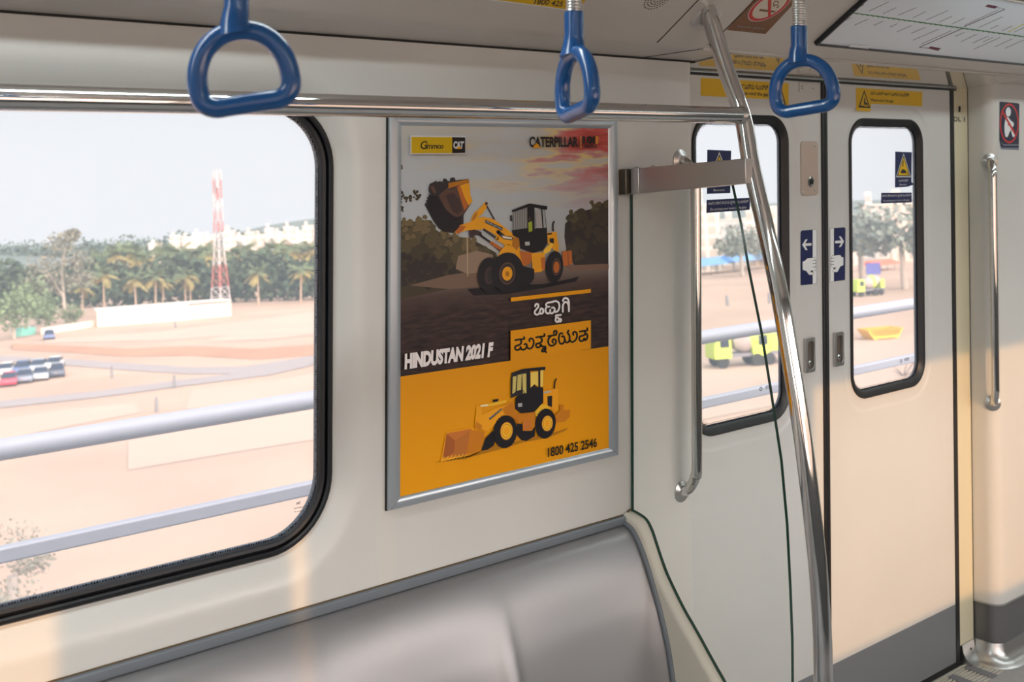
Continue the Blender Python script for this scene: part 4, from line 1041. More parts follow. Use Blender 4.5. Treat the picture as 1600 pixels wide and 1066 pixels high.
# no-leaning sticker
zp = zoomed(1550, 150, 11.22)
s = Sign(WALLP)
s.sheet(zp((130, 110), (145, 98), (465, 128), (480, 150), (470, 950), (160, 935), (128, 780)), mat('sign_dark_navy', S(28, 30, 58), 0.35))
s.ell(*zp((303, 480))[0], 14.9, 31.2, M_REDP).ell(*zp((303, 480))[0], 13.0, 28.4, mat('sign_dark_navy', S(28, 30, 58), 0.35))
s.ell(*zp((286, 280))[0], 4.0, 7.4, M_WHITEP)
s.poly(zp((245, 360), (290, 380), (330, 430), (380, 470), (385, 510), (350, 560), (335, 590), (300, 650), (285, 700), (262, 725), (235, 715), (220, 640), (218, 520), (232, 420)), M_WHITEP).poly(zp((335, 580), (365, 590), (400, 690), (385, 725), (362, 715), (340, 640)), M_WHITEP)
s.line(zp((180, 270), (400, 660)), 3.0, M_REDP).poly(zp((282, 480), (296, 500), (285, 535), (278, 520)), M_REDP)
s.poly(zp((128, 780), (205, 850), (470, 850), (470, 870), (205, 872)), pm(120, 124, 140, 1.2)).poly(zp((180, 905), (470, 910), (470, 948), (160, 934), (140, 870)), pm(120, 124, 140, 1.2))
s.done('no_leaning_sticker', 'navy sign with red ring and white leaning figure on the right-hand panel')
# number labels on the pillar
PILP = lambda x, y, h: on(x, y, 1, DY-0.002-h)
s = Sign(PILP); s.sheet([(1494, 164), (1506, 164.5), (1506, 178), (1494, 177.5)], mat('label_cream', S(206, 198, 172), 0.5)).txt('1', [(1497.5, 175), (1501, 175), (1501, 166), (1497.5, 166)], M_GAP, bold=0.02)
s.done('number_label', 'small upper pillar label reading 1', cat='label')
s = Sign(PILP); s.sheet([(1489, 179), (1510, 180), (1510, 192), (1489, 191)], mat('label_cream', S(206, 198, 172), 0.5)).txt('DL 1', [(1490, 189.8), (1507.5, 190.2), (1507.5, 182.8), (1490, 182.4)], M_GAP, bold=0.022)
s.done('number_label', 'small pillar label reading DL 1, below the other', cat='label')
# ceiling signs
CEILP = lambda x, y, h: slope(x, y, h)
M_BRN = mat('sign_brown', S(128, 86, 56), 0.5)
zs = zoomed(1135, 0, 15.24)
s = Sign(CEILP)
s.sheet(zs((0, 715), (930, 812), (1560, 140), (1700, -20), (1960, -330), (1080, -430), (640, 0)), M_BRN)
c0 = slope(*zs((1030, 140))[0], 0)
ed = (slope(*zs((930, 812))[0])-slope(*zs((0, 715))[0])).normalized()
def ring3(r, m, n=36):
    s.l += 0.00006; s.mb.fill([c0+SN*s.l+(ed*math.cos(6.2832*i/n)+SL*math.sin(6.2832*i/n))*r for i in range(n)], s.idx(m))
RR = 0.056
ring3(RR, M_WHITEP); ring3(RR*.975, M_REDP); ring3(RR*.80, mat('sign_cream', S(222, 212, 196), 0.5))
s.poly(zs((805, 212), (995, 235), (1170, 262), (1150, 300), (995, 288), (770, 262)), M_BRN)
for q in ([(1200, 180), (1240, 150), (1180, 110), (1130, 150), (1120, 100), (1150, 40), (1200, 30), (1240, 50), (1230, 90)],): s.line(zs(*q), 1.5, M_BRN, smooth=True)
s.poly(zs((990, 395), (1060, 362), (1075, 0), (1100, -100), (1010, -100), (985, 40)), M_REDP)
s.scr(zs((255, 650), (590, 690), (600, 630), (270, 600)), 8, mat('sign_grey', S(150, 140, 132), 0.5)).scr(zs((620, 700), (890, 712), (900, 650), (640, 640)), 6, mat('sign_grey', S(150, 140, 132), 0.5)).scr(zs((340, 740), (640, 765), (650, 735), (350, 710)), 9, mat('sign_grey', S(150, 140, 132), 0.5))
s.done('no_smoking_sign', 'brown no-smoking sign with red ring on the sloping ceiling')
s = Sign(CEILP)
EA = [(757, -2), (800, 3.0), (850, 9.5), (880, 14.2), (898, 13.5), (909, 8.5), (915, 0), (912, -12), (740, -20)]
s.sheet([(x-1.0, y+1.2) for x, y in EA], M_WHITEP, 0.0005).poly(EA, M_YEL).txt('1800 425', [(834, 6.0), (879, 10.8), (881, 2.5), (836, -3)], M_BLACKP, shear=0.15, bold=0.02)
s.done('ceiling_sticker', 'yellow sticker with a phone number at the top edge of the ceiling')
# speaker holes
mb = MB(); c1_ = slope(1027, -1)
for k, n in ((0.008, 8), (0.0155, 16), (0.023, 22), (0.031, 28)):
    for i in range(n):
        cc_ = c1_+(ed*math.cos(6.2832*i/n)+SL*math.sin(6.2832*i/n))*k+SN*0.0006
        mb.fill([cc_+(ed*math.cos(j)+SL*math.sin(j))*0.0022 for j in range(6)])
sp_ = thing('ceiling_speaker', c1_, 'round pattern of small speaker holes in the ceiling beside the pole top', 'speaker')
mb.build('holes', M_GAP, sp_, smooth=0, weld=False, normals=False)
mb = MB(); mb.lathe([(0.037, -0.001), (0.037, 0.0004), (0.0, 0.00045)], c1_, SN, 32); mb.build('plate', M_CEIL, sp_)

# route map board
t = thing('route_map', slope(1271, 66), 'white line map board with a green route on the sloping ceiling above the doors', 'map')
bl, br, tl = slope(1271, 66), slope(1271, 66)+Vector((1.75, 0, 0)), None
LB = 0.262
def mp_(x, y, h): return slope(x, y, h)
mb = MB()
o_ = bl; e1 = Vector((1, 0, 0)); wdt = 1.75
for (u0, u1, v0, v1) in ((0, wdt, 0, 0.006), (0, wdt, LB-0.006, LB), (0, 0.008, 0.006, LB-0.006), (wdt-0.008, wdt, 0.006, LB-0.006)):
    mb.obox(o_+e1*(u0+u1)/2+SL*(v0+v1)/2+SN*0.006, e1*(u1-u0)/2, SL*(v1-v0)/2, SN*0.006)
mb.build('frame', mat('map_frame', S(60, 62, 66), 0.4, 0.4), t, bevel=0.001)
mb = MB(); mb.obox(o_+e1*wdt/2+SL*LB/2+SN*0.004, e1*(wdt-.012)/2, SL*(LB-.01)/2, SN*0.004); mb.build('board', mat('map_white', S(232, 240, 250), 0.25), t)
MPH = 0.0081
class MapArt(Art):
    def pl(s): return lambda x, y: slope(x, y, MPH+s.l)
    def poly(s, pts, m): s.l += 0.00006; s.mb.fill([slope(x, y, MPH+s.l) for x, y in pts], s.idx(m)); return s
    def line(s, pts, w, m, smooth=False): s.l += 0.00006; stroke(s.mb, pts, w, s.pl(), s.idx(m), smooth=smooth); return s
    def done(s, name): return s.mb.build(name, s.m, t, smooth=0, weld=False, normals=False)
a = MapArt(0); zm = zoomed(1200, 0, 4.0)
G_ = mat('map_green', S(40, 130, 62), 0.4); DKL = mat('map_grey_ink', S(70, 72, 84), 0.5); MAR = mat('map_maroon', S(96, 24, 60), 0.5)
g0, g1 = zm((510, 78))[0], zm((1760, 252))[0]
a.line([g0, g1], 1.3, G_)
for i in range(38):
    u = (i+.3)/38; x, y = g0[0]+(g1[0]-g0[0])*u, g0[1]+(g1[1]-g0[1])*u; a.line([(x-1.2, y-.5), (x+1.6, y+1.0)], 1.7, G_)
a.done('route_line')
for p, q in (((530, 60), (600, 30)), ((630, 70), (755, 12)), ((720, 85), (800, 48)), ((815, 95), (925, 48)), ((905, 112), (985, 72)), ((990, 125), (1125, 66)), ((1070, 138), (1148, 103)), ((1150, 150), (1230, 112)), ((1318, 172), (1465, 105)), ((1390, 180), (1440, 158)), ((1465, 192), (1525, 164)), ((1540, 200), (1610, 168)),
             ((405, 165), (520, 110)), ((540, 158), (625, 120)), ((660, 160), (720, 132)), ((765, 168), (810, 147)), ((805, 200), (895, 160)), ((897, 208), (985, 170)), ((905, 252), (1068, 182)), ((960, 275), (1145, 192)), ((1170, 228), (1228, 202)), ((1208, 260), (1305, 214)), ((1280, 268), (1380, 225)), ((1345, 262), (1405, 234)), ((1290, 306), (1450, 234)), ((1420, 292), (1525, 244)), ((1480, 302), (1600, 250))):
    a = MapArt(0); a.line(zm(p, q), 0.75, DKL); a.done('station_label')
for pts, w, m in (((( 1225, 168), (1480, 58), (1436, 48)), 1.2, DKL), (((1230, 158), (1440, 60)), .7, MAR), (((1210, 180), (945, 296), (1000, 300)), 1.2, DKL), (((1500, 200), (1600, 150)), 1.2, mat('map_yellow', S(206, 206, 70), 0.5))):
    a = MapArt(0); a.line(zm(*pts), w, m); a.done('link_line')
for pts in (((1355, 42), (1375, 28), (1438, 40), (1420, 54)), ((998, 302), (1016, 290), (1082, 302), (1062, 318))):
    a = MapArt(0); a.poly(zm(*pts), MAR); a.done('interchange_label')
mb = MB(); q = slope(1343, 73, 0.012); mb.obox(q, e1*0.045, SL*0.004, SN*0.001); mb.build('catch', M_WHITEP, t)
# ------------------------------------------------------------------ the land outside, seen from the raised track
def depth(p): return (CANT.to_3x3() @ Vector(p)).dot(FW)
def ext_build(mb, name, mats, **k):
    o = mb.build(name, mats, local=True, **k); return o
M_SAND = mat('sandy_ground', S(185, 158, 138), 0.95, noise=0.13, nscale=0.06)
M_SANDR = mat('red_earth', S(178, 134, 108), 0.95, noise=0.10, nscale=0.12)
M_PALE = mat('pale_gravel', S(192, 168, 150), 0.95, noise=0.05, nscale=0.1)
M_ROAD = mat('dusty_road', S(160, 150, 148), 0.9, noise=0.04, nscale=0.2)
mb = MB(); mb.face([(-500, 12, GROUND-0.02), (1600, 12, GROUND-0.02), (1600, 1500, GROUND-0.02), (-500, 1500, GROUND-0.02)])
mb.face([(-500, -900, GROUND-0.02), (1600, -900, GROUND-0.02), (1600, 12, GROUND-0.02), (-500, 12, GROUND-0.02)])
o = put(ext_build(mb, 'ground', M_SAND, smooth=0), (0, 0, 0)); st(o)
def strip_px(name, top, bot, m, h=0.02, bank=0.0):
    mb = MB(); T_ = [gpt(*p) for p in top]; B_ = [gpt(*p) for p in bot]
    up = Vector((0, 0, h))
    for i in range(len(T_)-1):
        a, b, c, d = B_[i]+up, B_[i+1]+up, T_[i+1]+up, T_[i]+up
        if bank:
            k = Vector((0, 0, bank)); m1, m2 = a.lerp(d, .5)+k, b.lerp(c, .5)+k
            mb.face([a, b, m2, m1]); mb.face([m1, m2, c, d])
        else: mb.face([a, b, c, d])
    return st(put(ext_build(mb, name, m, smooth=0, normals=False, weld=False), (0, 0, 0)))
strip_px('road', [(-60, 553), (0, 556), (100, 561), (200, 568), (300, 574), (380, 573), (440, 564), (540, 548)], [(-60, 561), (0, 565), (100, 571), (200, 579), (300, 585), (390, 584), (450, 575), (540, 558)], M_ROAD, 0.03)
strip_px('road', [(-60, 634), (0, 627), (150, 612), (300, 592), (400, 580), (470, 569)], [(-60, 646), (0, 638), (150, 622), (300, 602), (420, 587), (500, 569)], M_ROAD, 0.045)
strip_px('field', [(70, 530), (250, 518), (420, 497), (540, 480)], [(70, 536), (260, 532), (420, 519), (540, 500)], M_PALE, 0.02)
strip_px('field', [(330, 528), (420, 515), (540, 497)], [(330, 534), (430, 530), (540, 516)], M_PALE, 0.025)
strip_px('path', [(20, 538), (110, 541), (200, 545), (300, 541), (400, 545), (540, 535)], [(20, 547), (110, 551), (190, 557), (300, 556), (400, 562), (540, 552)], M_SANDR, 0.02, 0.5)
strip_px('field', [(-60, 665), (100, 640), (210, 630)], [(-60, 700), (100, 668), (220, 645)], M_PALE, 0.02)
strip_px('field', [(300, 610), (420, 596), (540, 575)], [(290, 640), (420, 628), (540, 612)], M_PALE, 0.02)
strip_px('field', [(200, 690), (360, 650), (540, 625)], [(200, 735), (380, 705), (540, 680)], M_PALE, 0.02)
strip_px('field', [(1080, 566), (1230, 545), (1440, 520)], [(1080, 660), (1230, 630), (1440, 600)], M_PALE, 0.02)

# parapet pipes along the raised track
M_PIPE = mat('galvanised_pipe', S(184, 186, 198), 0.5, 0.1)
RYO = 2.2
def zat(pts): return sum(on(*p, 1, RYO).z for p in pts)/len(pts)
zu = zat([(0, 703), (250, 668), (505, 630), (1432, 466)]); zl = zat([(0, 865), (250, 819), (505, 770), (1430, 549)])
t = thing('track_railing', (2, RYO, -0.6), 'two grey railing pipes running alongside the track outside the windows', 'railing')
mb = MB(); mb.tube([(-6, RYO, zu), (30, RYO, zu)], 0.037, 20); mb.build('top_pipe', M_PIPE, t, smooth=60)
mb = MB(); mb.box(-6, 30, RYO-0.02, RYO+0.02, zl-0.027, zl+0.027); mb.build('lower_bar', M_PIPE, t, bevel=0.008)
for x in (3.55, -4.0, 22.0, 28.0):
    mb = MB(); mb.tube([(x, RYO, -0.6), (x, RYO, zu)], 0.025, 12); mb.build('post', M_PIPE, t)
M_DECK = mat('darkened_deck_grey', S(92, 92, 96), 0.95, noise=0.2, nscale=5)
mb = MB(); mb.box(-40, 60, -11.0, RYO+0.15, -1.3, -1.0); st(mb.build('bridge_deck', M_DECK, smooth=0))  # unseen deck, added dark to keep warm ground light out of the carriage
mb = MB(); mb.box(-6, 30, RYO-0.15, RYO+0.15, -1.0, -0.6); st(mb.build('ledge', mat('concrete', S(190, 186, 180), 0.9)))

# long white shed and the low wall beside it
M_SHED = mat('shed_white', S(216, 208, 196), 0.85); M_SHED2 = mat('shed_grey_white', S(192, 184, 176), 0.85)
pa, pb, pc = gpt(152, 511), gpt(295, 500), gpt(362, 494)
def wallbox(a, b, h, d, z0=0.0):
    """upright slab from a to b, thickness d away from the viewer"""
    a, b = Vector(a), Vector(b); dr = (b-a).normalized(); nr = Vector((-dr.y, dr.x, 0)); 
    if nr.y < 0: nr = -nr
    mb = MB(); mb.loft([[p+Vector((0, 0, z)) for p in (a, b, b+nr*d, a+nr*d)] for z in (z0, z0+h)], cap0=True, cap1=True); return mb
def ext_thing(name, p, label, cat, group=None):
    t = bpy.data.objects.new(name, None); COL.objects.link(t); ORG[t.name] = Vector(p); put(t, p); return tag(t, label, cat, group)
t = ext_thing('shed', pa, 'long white low shed at the foot of the palms', 'shed')
px_m = lambda p: F/depth(p)
hs = 25/px_m(pa)
wallbox(pa, pb, hs, 6).build('long_wall', M_SHED, t, smooth=0); wallbox(pb, pc, hs*.92, 6).build('end_section', M_SHED2, t, smooth=0)
wallbox(pa-(pb-pa).normalized()*.3, pc, 0.2, 6.4, hs).build('roof', M_SHED, t, smooth=0)
for px, w in ((165, 3), (210, 3.4), (245, 4)):
    q = gpt(px, 510-(px-152)*.077); dr = (pb-pa).normalized(); k = 1/px_m(q)
    q2 = q+Vector((0, 0, 1.0)); 
    mb = MB(); nr = Vector((dr.y, -dr.x, 0)); mb.obox(q2+nr*0.05, dr*w*k/2, nr*0.06, Vector((0, 0, 0.22))); mb.build('opening', M_GAP, t, smooth=0)
la = gpt(66, 523); lb = gpt(151, 510)
o = wallbox(la, lb, 1.1, 0.4); o = o.build('boundary_wall', M_SHED, origin=la, smooth=0); put(o, la); tag(o, 'low white boundary wall running left from the long shed', 'wall')
q = gpt(45, 524); mb = MB(); mb.box(-1.8, 1.8, 0, 2, 0, 1.2); mb.box(-1.9, 1.9, -.05, 2.05, 1.2, 1.28); o = ext_build(mb, 'skip', mat('teal_paint', S(120, 190, 178), 0.7), smooth=0); put(o, q, 0.6); tag(o, 'teal skip at the left end of the low white wall', 'skip')

# trees
M_FR1 = mat('palm_green', S(100, 114, 78), 0.8, noise=0.3, nscale=0.6); M_FR2 = mat('palm_yellow', S(150, 138, 84), 0.8, noise=0.25, nscale=0.6); M_TRK = mat('palm_trunk', S(168, 148, 130), 0.9)
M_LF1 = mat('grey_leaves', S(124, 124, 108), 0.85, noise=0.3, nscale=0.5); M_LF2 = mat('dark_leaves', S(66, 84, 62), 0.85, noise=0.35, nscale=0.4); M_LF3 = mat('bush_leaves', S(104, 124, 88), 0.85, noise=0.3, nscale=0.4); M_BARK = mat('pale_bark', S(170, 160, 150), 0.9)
rr = random.Random(11)
def frond(mb, base, az, el, ln, droop, mi=0):
    d = Vector((math.cos(az), math.sin(az), 0)); n = 7; pts = []
    for i in range(n+1):
        s = i/n; pts.append(base+d*ln*(s*math.cos(el))+Vector((0, 0, ln*(s*math.sin(el)-droop*s*s))))
    sd_ = Vector((-d.y, d.x, 0))
    for i in range(n):
        w0 = 0.8*math.sin(math.pi*min(1, (i+0.35)/(n+.2)))**.7*ln/3.2
        for sg in (-1, 1):
            a, b = pts[i], pts[i+1]; tip = a.lerp(b, 1.1)+sd_*sg*w0+Vector((0, 0, -w0*.55))
            tip2 = a.lerp(b, .55)+sd_*sg*w0*.95+Vector((0, 0, -w0*.5))
            mb.face([a, a.lerp(b, .75), tip, tip2], mi)
def palm(h, seed):
    r = random.Random(seed)
    t = bpy.data.objects.new('coconut_palm', None); COL.objects.link(t); ORG[t.name] = Vector()
    lx, ly = r.uniform(-.5, .5), r.uniform(-.4, .4)
    mb = MB(); top = Vector((lx, ly, h))
    mb.tube([(0, 0, 0), (lx*.25, ly*.25, h*.33), (lx*.6, ly*.6, h*.66), top], [.26, .2, .17, .15], 8); mb.build('trunk', M_TRK, t, smooth=60)
    mb = MB()
    for i in range(13): frond(mb, top, i*2.4+r.uniform(-.2, .2), r.uniform(.35, 1.2), r.uniform(3.3, 4.2), r.uniform(.35, .75))
    mb.build('green_fronds', M_FR1, t, smooth=0, normals=False)
    mb = MB()
    for i in range(8): frond(mb, top-Vector((0, 0, .15)), i*2.4+r.uniform(-.3, .3), r.uniform(-.5, .15), r.uniform(2.8, 3.5), r.uniform(.35, .6))
    tag(mb.build('dry_fronds', M_FR2, t, smooth=0, normals=False), 'yellowish drooping fronds')
    return t
protos = [palm(7.5, s) for s in (1, 2, 3, 4)]
used = set()
def place_palm(px, base_y, crown_y, label, group, k):
    p = gpt(px, base_y); h = (base_y-crown_y)/px_m(p)
    src = protos[k % 4]
    if k % 4 in used: o = copy_tree(src)
    else: o = src; used.add(k % 4)
    put(o, p, rr.uniform(0, 6.28), h/7.5)
    tag(o, label, 'palm tree', group)
ords = ['first', 'second', 'third', 'fourth', 'fifth', 'sixth', 'seventh', 'eighth', 'ninth']
front = [(128, 497, 446), (163, 486, 428), (213, 490, 436), (243, 486, 432), (254, 484, 440), (290, 480, 430), (298, 479, 436), (404, 478, 426), (470, 475, 422)]
for i, (x, b, c_) in enumerate(front):
    place_palm(x, b, c_, 'coconut palm with yellow lower fronds, %s from the left in the front row' % ords[i], 'front row of palms', i)
back = [(150, 470, 405), (185, 470, 398), (203, 468, 396), (228, 466, 400), (250, 466, 396), (268, 464, 402), (283, 464, 396), (306, 462, 398), (322, 462, 394), (372, 456, 398), (388, 456, 392), (402, 456, 398), (418, 454, 396), (432, 454, 390), (447, 452, 396), (460, 452, 388), (476, 450, 394), (492, 450, 390), (508, 448, 394), (300, 458, 402), (336, 458, 400), (356, 458, 404), (420, 450, 402), (484, 450, 404)]
for i, (x, b, c_) in enumerate(back):
    place_palm(x, b, c_, 'tall green palm crowded into the grove behind the front row', 'palms of the grove behind', i+1)

def leafy(name, blobs, n, size, seed, m, trunk=None, flat=0.7):
    r = random.Random(seed); t = bpy.data.objects.new(name, None); COL.objects.link(t); ORG[t.name] = Vector()
    mb = MB()
    for _ in range(n):
        c, R = r.choice(blobs); c = Vector(c)
        v = Vector((r.gauss(0, 1), r.gauss(0, 1), r.gauss(0, 1))).normalized()*R*r.random()**.45; v.z *= flat
        a = Vector((r.gauss(0, 1), r.gauss(0, 1), r.gauss(0, .6))).normalized()*size*r.uniform(.6, 1.2); b = a.cross(Vector((r.gauss(0, 1), r.gauss(0, 1), r.gauss(0, 1)))).normalized()*size*r.uniform(.4, .8)
        p = c+v; mb.face([p-a, p-b, p+a, p+b])
    mb.build('crown', m, t, smooth=0, normals=False, weld=False)
    if trunk:
        mb = MB()
        for pts, rad in trunk: mb.tube(pts, rad, 8)
        mb.build('trunk', M_BARK, t, smooth=60)
    return t
big = leafy('broadleaf_tree', [((0, 0, 12.5), 2.6), ((-2.5, 0, 9), 3.2), ((2.2, 0, 9.5), 2.6), ((-4, 0, 6), 2.8), ((0, 0, 6.5), 3), ((3, 0, 6.5), 2.4), ((1.6, 0, 13.6), 1.4)], 1500, 0.34, 3, M_LF1, [([(0.4, 0, 0), (.2, 0, 4), (0, 0, 8), (.6, 0, 12)], [.3, .25, .2, .1]), ([(0.2, 0, 4), (-2.4, 0, 8.5)], [.18, .08])])
p = gpt(98, 506); put(big, p, 0, (506-358)/px_m(p)/14.6); tag(big, 'tall thin-leaved grey tree rising above the palms on the left', 'tree')
wood = leafy('broadleaf_tree', [((0, 0, 6), 3), ((-2, 0, 4.5), 2.4), ((2, 0, 4.5), 2.4), ((0, 0, 3), 2.6)], 700, 0.42, 4, M_LF3, [([(0, 0, 0), (0, 0, 4)], [.3, .2])])
for i, (x, b, top_, lab) in enumerate(((22, 530, 440, 'round green bushy tree at the left edge of the big window'), (72, 520, 452, 'wide green bush left of the low white wall'), (112, 512, 470, 'green bush behind the low white wall'), (45, 512, 420, 'dull green tree behind the bushes on the left'))):
    o = wood if i == 0 else copy_tree(wood); p = gpt(x, b); put(o, p, i*1.3, (b-top_)/px_m(p)/9.0); tag(o, lab, 'tree')
# dark-leaved undergrowth between the palm trunks, and the tree line far off
r = random.Random(8)
def mass(name, spots, n, size, m, lab, cat):
    mb = MB()
    for _ in range(n):
        c, R, hz = r.choice(spots); v = Vector((r.gauss(0, 1), r.gauss(0, 1), r.gauss(0, 1))).normalized()*r.random()**.4
        p = Vector(c)+Vector((v.x*R, v.y*R, hz*(.5+.5*v.z)))
        a = Vector((r.gauss(0, 1), r.gauss(0, 1), r.gauss(0, .6))).normalized()*size*r.uniform(.6, 1.2); b = a.cross(Vector((r.gauss(0, 1), r.gauss(0, 1), r.gauss(0, 1)))).normalized()*size*r.uniform(.5, .9)
        mb.face([p-a, p-b, p+a, p+b])
    o = put(ext_build(mb, name, m, smooth=0, normals=False, weld=False), (0, 0, 0)); return tag(o, lab, cat, None, 'stuff')
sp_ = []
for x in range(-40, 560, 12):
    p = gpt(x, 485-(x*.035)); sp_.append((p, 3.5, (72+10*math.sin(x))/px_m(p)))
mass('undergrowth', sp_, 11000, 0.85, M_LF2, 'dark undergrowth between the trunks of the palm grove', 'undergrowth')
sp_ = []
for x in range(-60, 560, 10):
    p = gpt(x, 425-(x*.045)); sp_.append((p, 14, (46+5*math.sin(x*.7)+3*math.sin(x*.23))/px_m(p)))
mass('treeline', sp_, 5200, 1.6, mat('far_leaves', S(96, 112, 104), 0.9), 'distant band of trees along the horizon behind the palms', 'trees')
# hill and the pale town on it
mb = MB(); ridge = [(-300, 388), (0, 384), (200, 380), (300, 376), (370, 366), (410, 354), (450, 347), (490, 342), (560, 338), (700, 340), (900, 330), (1200, 318), (1500, 308)]
prow_ = []
for x, y in ridge:
    rdir = CANT.to_3x3().inverted() @ (FW+RT*((x-800)/F)-UP*((y-PPY)/F)); k = 900/rdir.y; q = rdir*k; prow_.append(q)
mb.loft([[Vector((q.x, q.y-260, GROUND)) for q in prow_], [Vector((q.x, q.y-60, GROUND+(q.z-GROUND)*.6)) for q in prow_], prow_, [Vector((q.x, q.y+300, GROUND)) for q in prow_]], closed=False)
st(put(ext_build(mb, 'hills', mat('hill_scrub', S(112, 124, 120), 0.95, noise=0.15, nscale=0.02)), (0, 0, 0)))
def facade(name, col):
    m = mat(name, col, 0.85); nt = m.node_tree; b = nt.nodes['Principled BSDF']; tc = nt.nodes.new('ShaderNodeTexCoord'); mp = nt.nodes.new('ShaderNodeMapping'); mp.inputs['Rotation'].default_value = (math.radians(90), 0, 0)
    br = nt.nodes.new('ShaderNodeTexBrick'); br.offset = 0; br.inputs['Scale'].default_value = 0.34; br.inputs['Color1'].default_value = (*lin(col, .6), 1); br.inputs['Color2'].default_value = (*lin(col, .7), 1); br.inputs['Mortar'].default_value = (*col, 1); br.inputs['Mortar Size'].default_value = 0.16; br.inputs['Brick Width'].default_value = 1.0; br.inputs['Row Height'].default_value = 1.0
    nt.links.new(tc.outputs['Object'], mp.inputs[0]); nt.links.new(mp.outputs[0], br.inputs[0]); nt.links.new(br.outputs[0], b.inputs['Base Color']); return m
FAC = [facade('town_white', S(216, 212, 208)), facade('town_cream', S(212, 202, 190)), facade('town_pink', S(212, 196, 188))]
def block(px0, px1, yb, yt, dist, label, group, m, rz=0.0):
    rd = CANT.to_3x3().inverted() @ (FW+RT*(((px0+px1)/2-800)/F)-UP*((yb-PPY)/F)); q = rd*(dist/math.hypot(rd.x, rd.y))
    k = 1/px_m(q); w = (px1-px0)*k; h = (yb-yt)*k; lift = q.z-GROUND
    t = bpy.data.objects.new('apartment_block', None); COL.objects.link(t); ORG[t.name] = Vector()
    base = Vector((q.x, q.y, GROUND if lift > 0 else GROUND)); H_ = h+max(0, lift)
    mb = MB(); mb.box(-w/2, w/2, -w*.35, w*.35, 0, H_); mb.build('walls', m, t, smooth=0)
    mb = MB(); mb.box(-w*.53, w*.53, -w*.38, w*.38, H_, H_+.5); mb.build('roof_slab', M_SHED, t, smooth=0)
    mb = MB(); mb.box(-w*.3, -w*.05, -w*.15, w*.15, H_+.5, H_+.5+h*.18+.8); mb.build('roof_hut', m, t, smooth=0)
    put(t, base, -math.atan2(q.x, q.y)+rz); return tag(t, label, 'building', group)
rb = random.Random(21)
x = 232
i = 0
for (x0, x1, yb, yt) in ((233, 252, 388, 381), (266, 282, 390, 370), (284, 300, 388, 372), (302, 318, 388, 366), (318, 336, 388, 370), (350, 368, 386, 362), (368, 384, 386, 370), (384, 398, 384, 364), (398, 414, 384, 368), (414, 428, 382, 358), (428, 444, 382, 364), (444, 460, 380, 356), (460, 474, 378, 362), (474, 490, 378, 354), (490, 508, 376, 358), (508, 524, 376, 352)):
    block(x0, x1, yb, yt, 560+rb.uniform(-40, 60), 'small pale block in the town spread over the far hillside', 'far town blocks', FAC[i % 3], rb.uniform(-.3, .3)); i += 1

# lattice mast
p = gpt(345, 479); s_ = 1/px_m(p); Hm = (479-266)*s_
t = bpy.data.objects.new('lattice_mast', None); COL.objects.link(t); ORG[t.name] = Vector(); put(t, p, 0.3)
tag(t, 'red and white lattice mast standing behind the white shed', 'mast')
M_MR, M_MW = mat('mast_red', S(172, 104, 98), 0.7), mat('mast_white', S(188, 182, 184), 0.7)
hw = lambda u: (1.55*(1-u/0.42)+0.75*(u/0.42)) if u < .42 else (0.75-(u-.42)*0.35)
lv = [0, .07, .14, .22, .30, .38, .46, .54, .62, .70, .78, .86, .93, 1.0]
cn = lambda u, k: Vector((hw(u)*(1 if k in (0, 1) else -1), hw(u)*(1 if k in (0, 3) else -1), u*Hm))
for k in range(4):
    mb = MB(); mb.tube([cn(u, k) for u in lv], 0.13, 6, mi=0); o = mb.build('leg', [M_MW, M_MR], t)
    for f in o.data.polygons:
        zc = f.center.z/Hm; f.material_index = 1 if (0.14 < zc < .33 or .52 < zc < .66 or .80 < zc < .9) else 0
for i in range(len(lv)-1):
    mb = MB()
    for k in range(4):
        mb.tube([cn(lv[i], k), cn(lv[i+1], (k+1) % 4)], 0.07, 4); mb.tube([cn(lv[i], (k+1) % 4), cn(lv[i+1], k)], 0.07, 4); mb.tube([cn(lv[i+1], k), cn(lv[i+1], (k+1) % 4)], 0.06, 4)
    u = (lv[i]+lv[i+1])/2
    mb.build('lattice', M_MR if (0.14 < u < .33 or .52 < u < .66 or .80 < u < .9) else M_MW, t, smooth=0)
for k, (u, a) in enumerate(((.97, 0), (.93, 2), (.90, 4), (.86, 1), (.80, 3), (.76, 5))):
    c = Vector((1.0*math.cos(a), 1.0*math.sin(a), u*Hm)); mb = MB(); mb.box(c.x-.18, c.x+.18, c.y-.18, c.y+.18, c.z-.9, c.z+.9); mb.tube([c, (0, 0, u*Hm)], .06, 5); mb.build('antenna', M_MW, t)

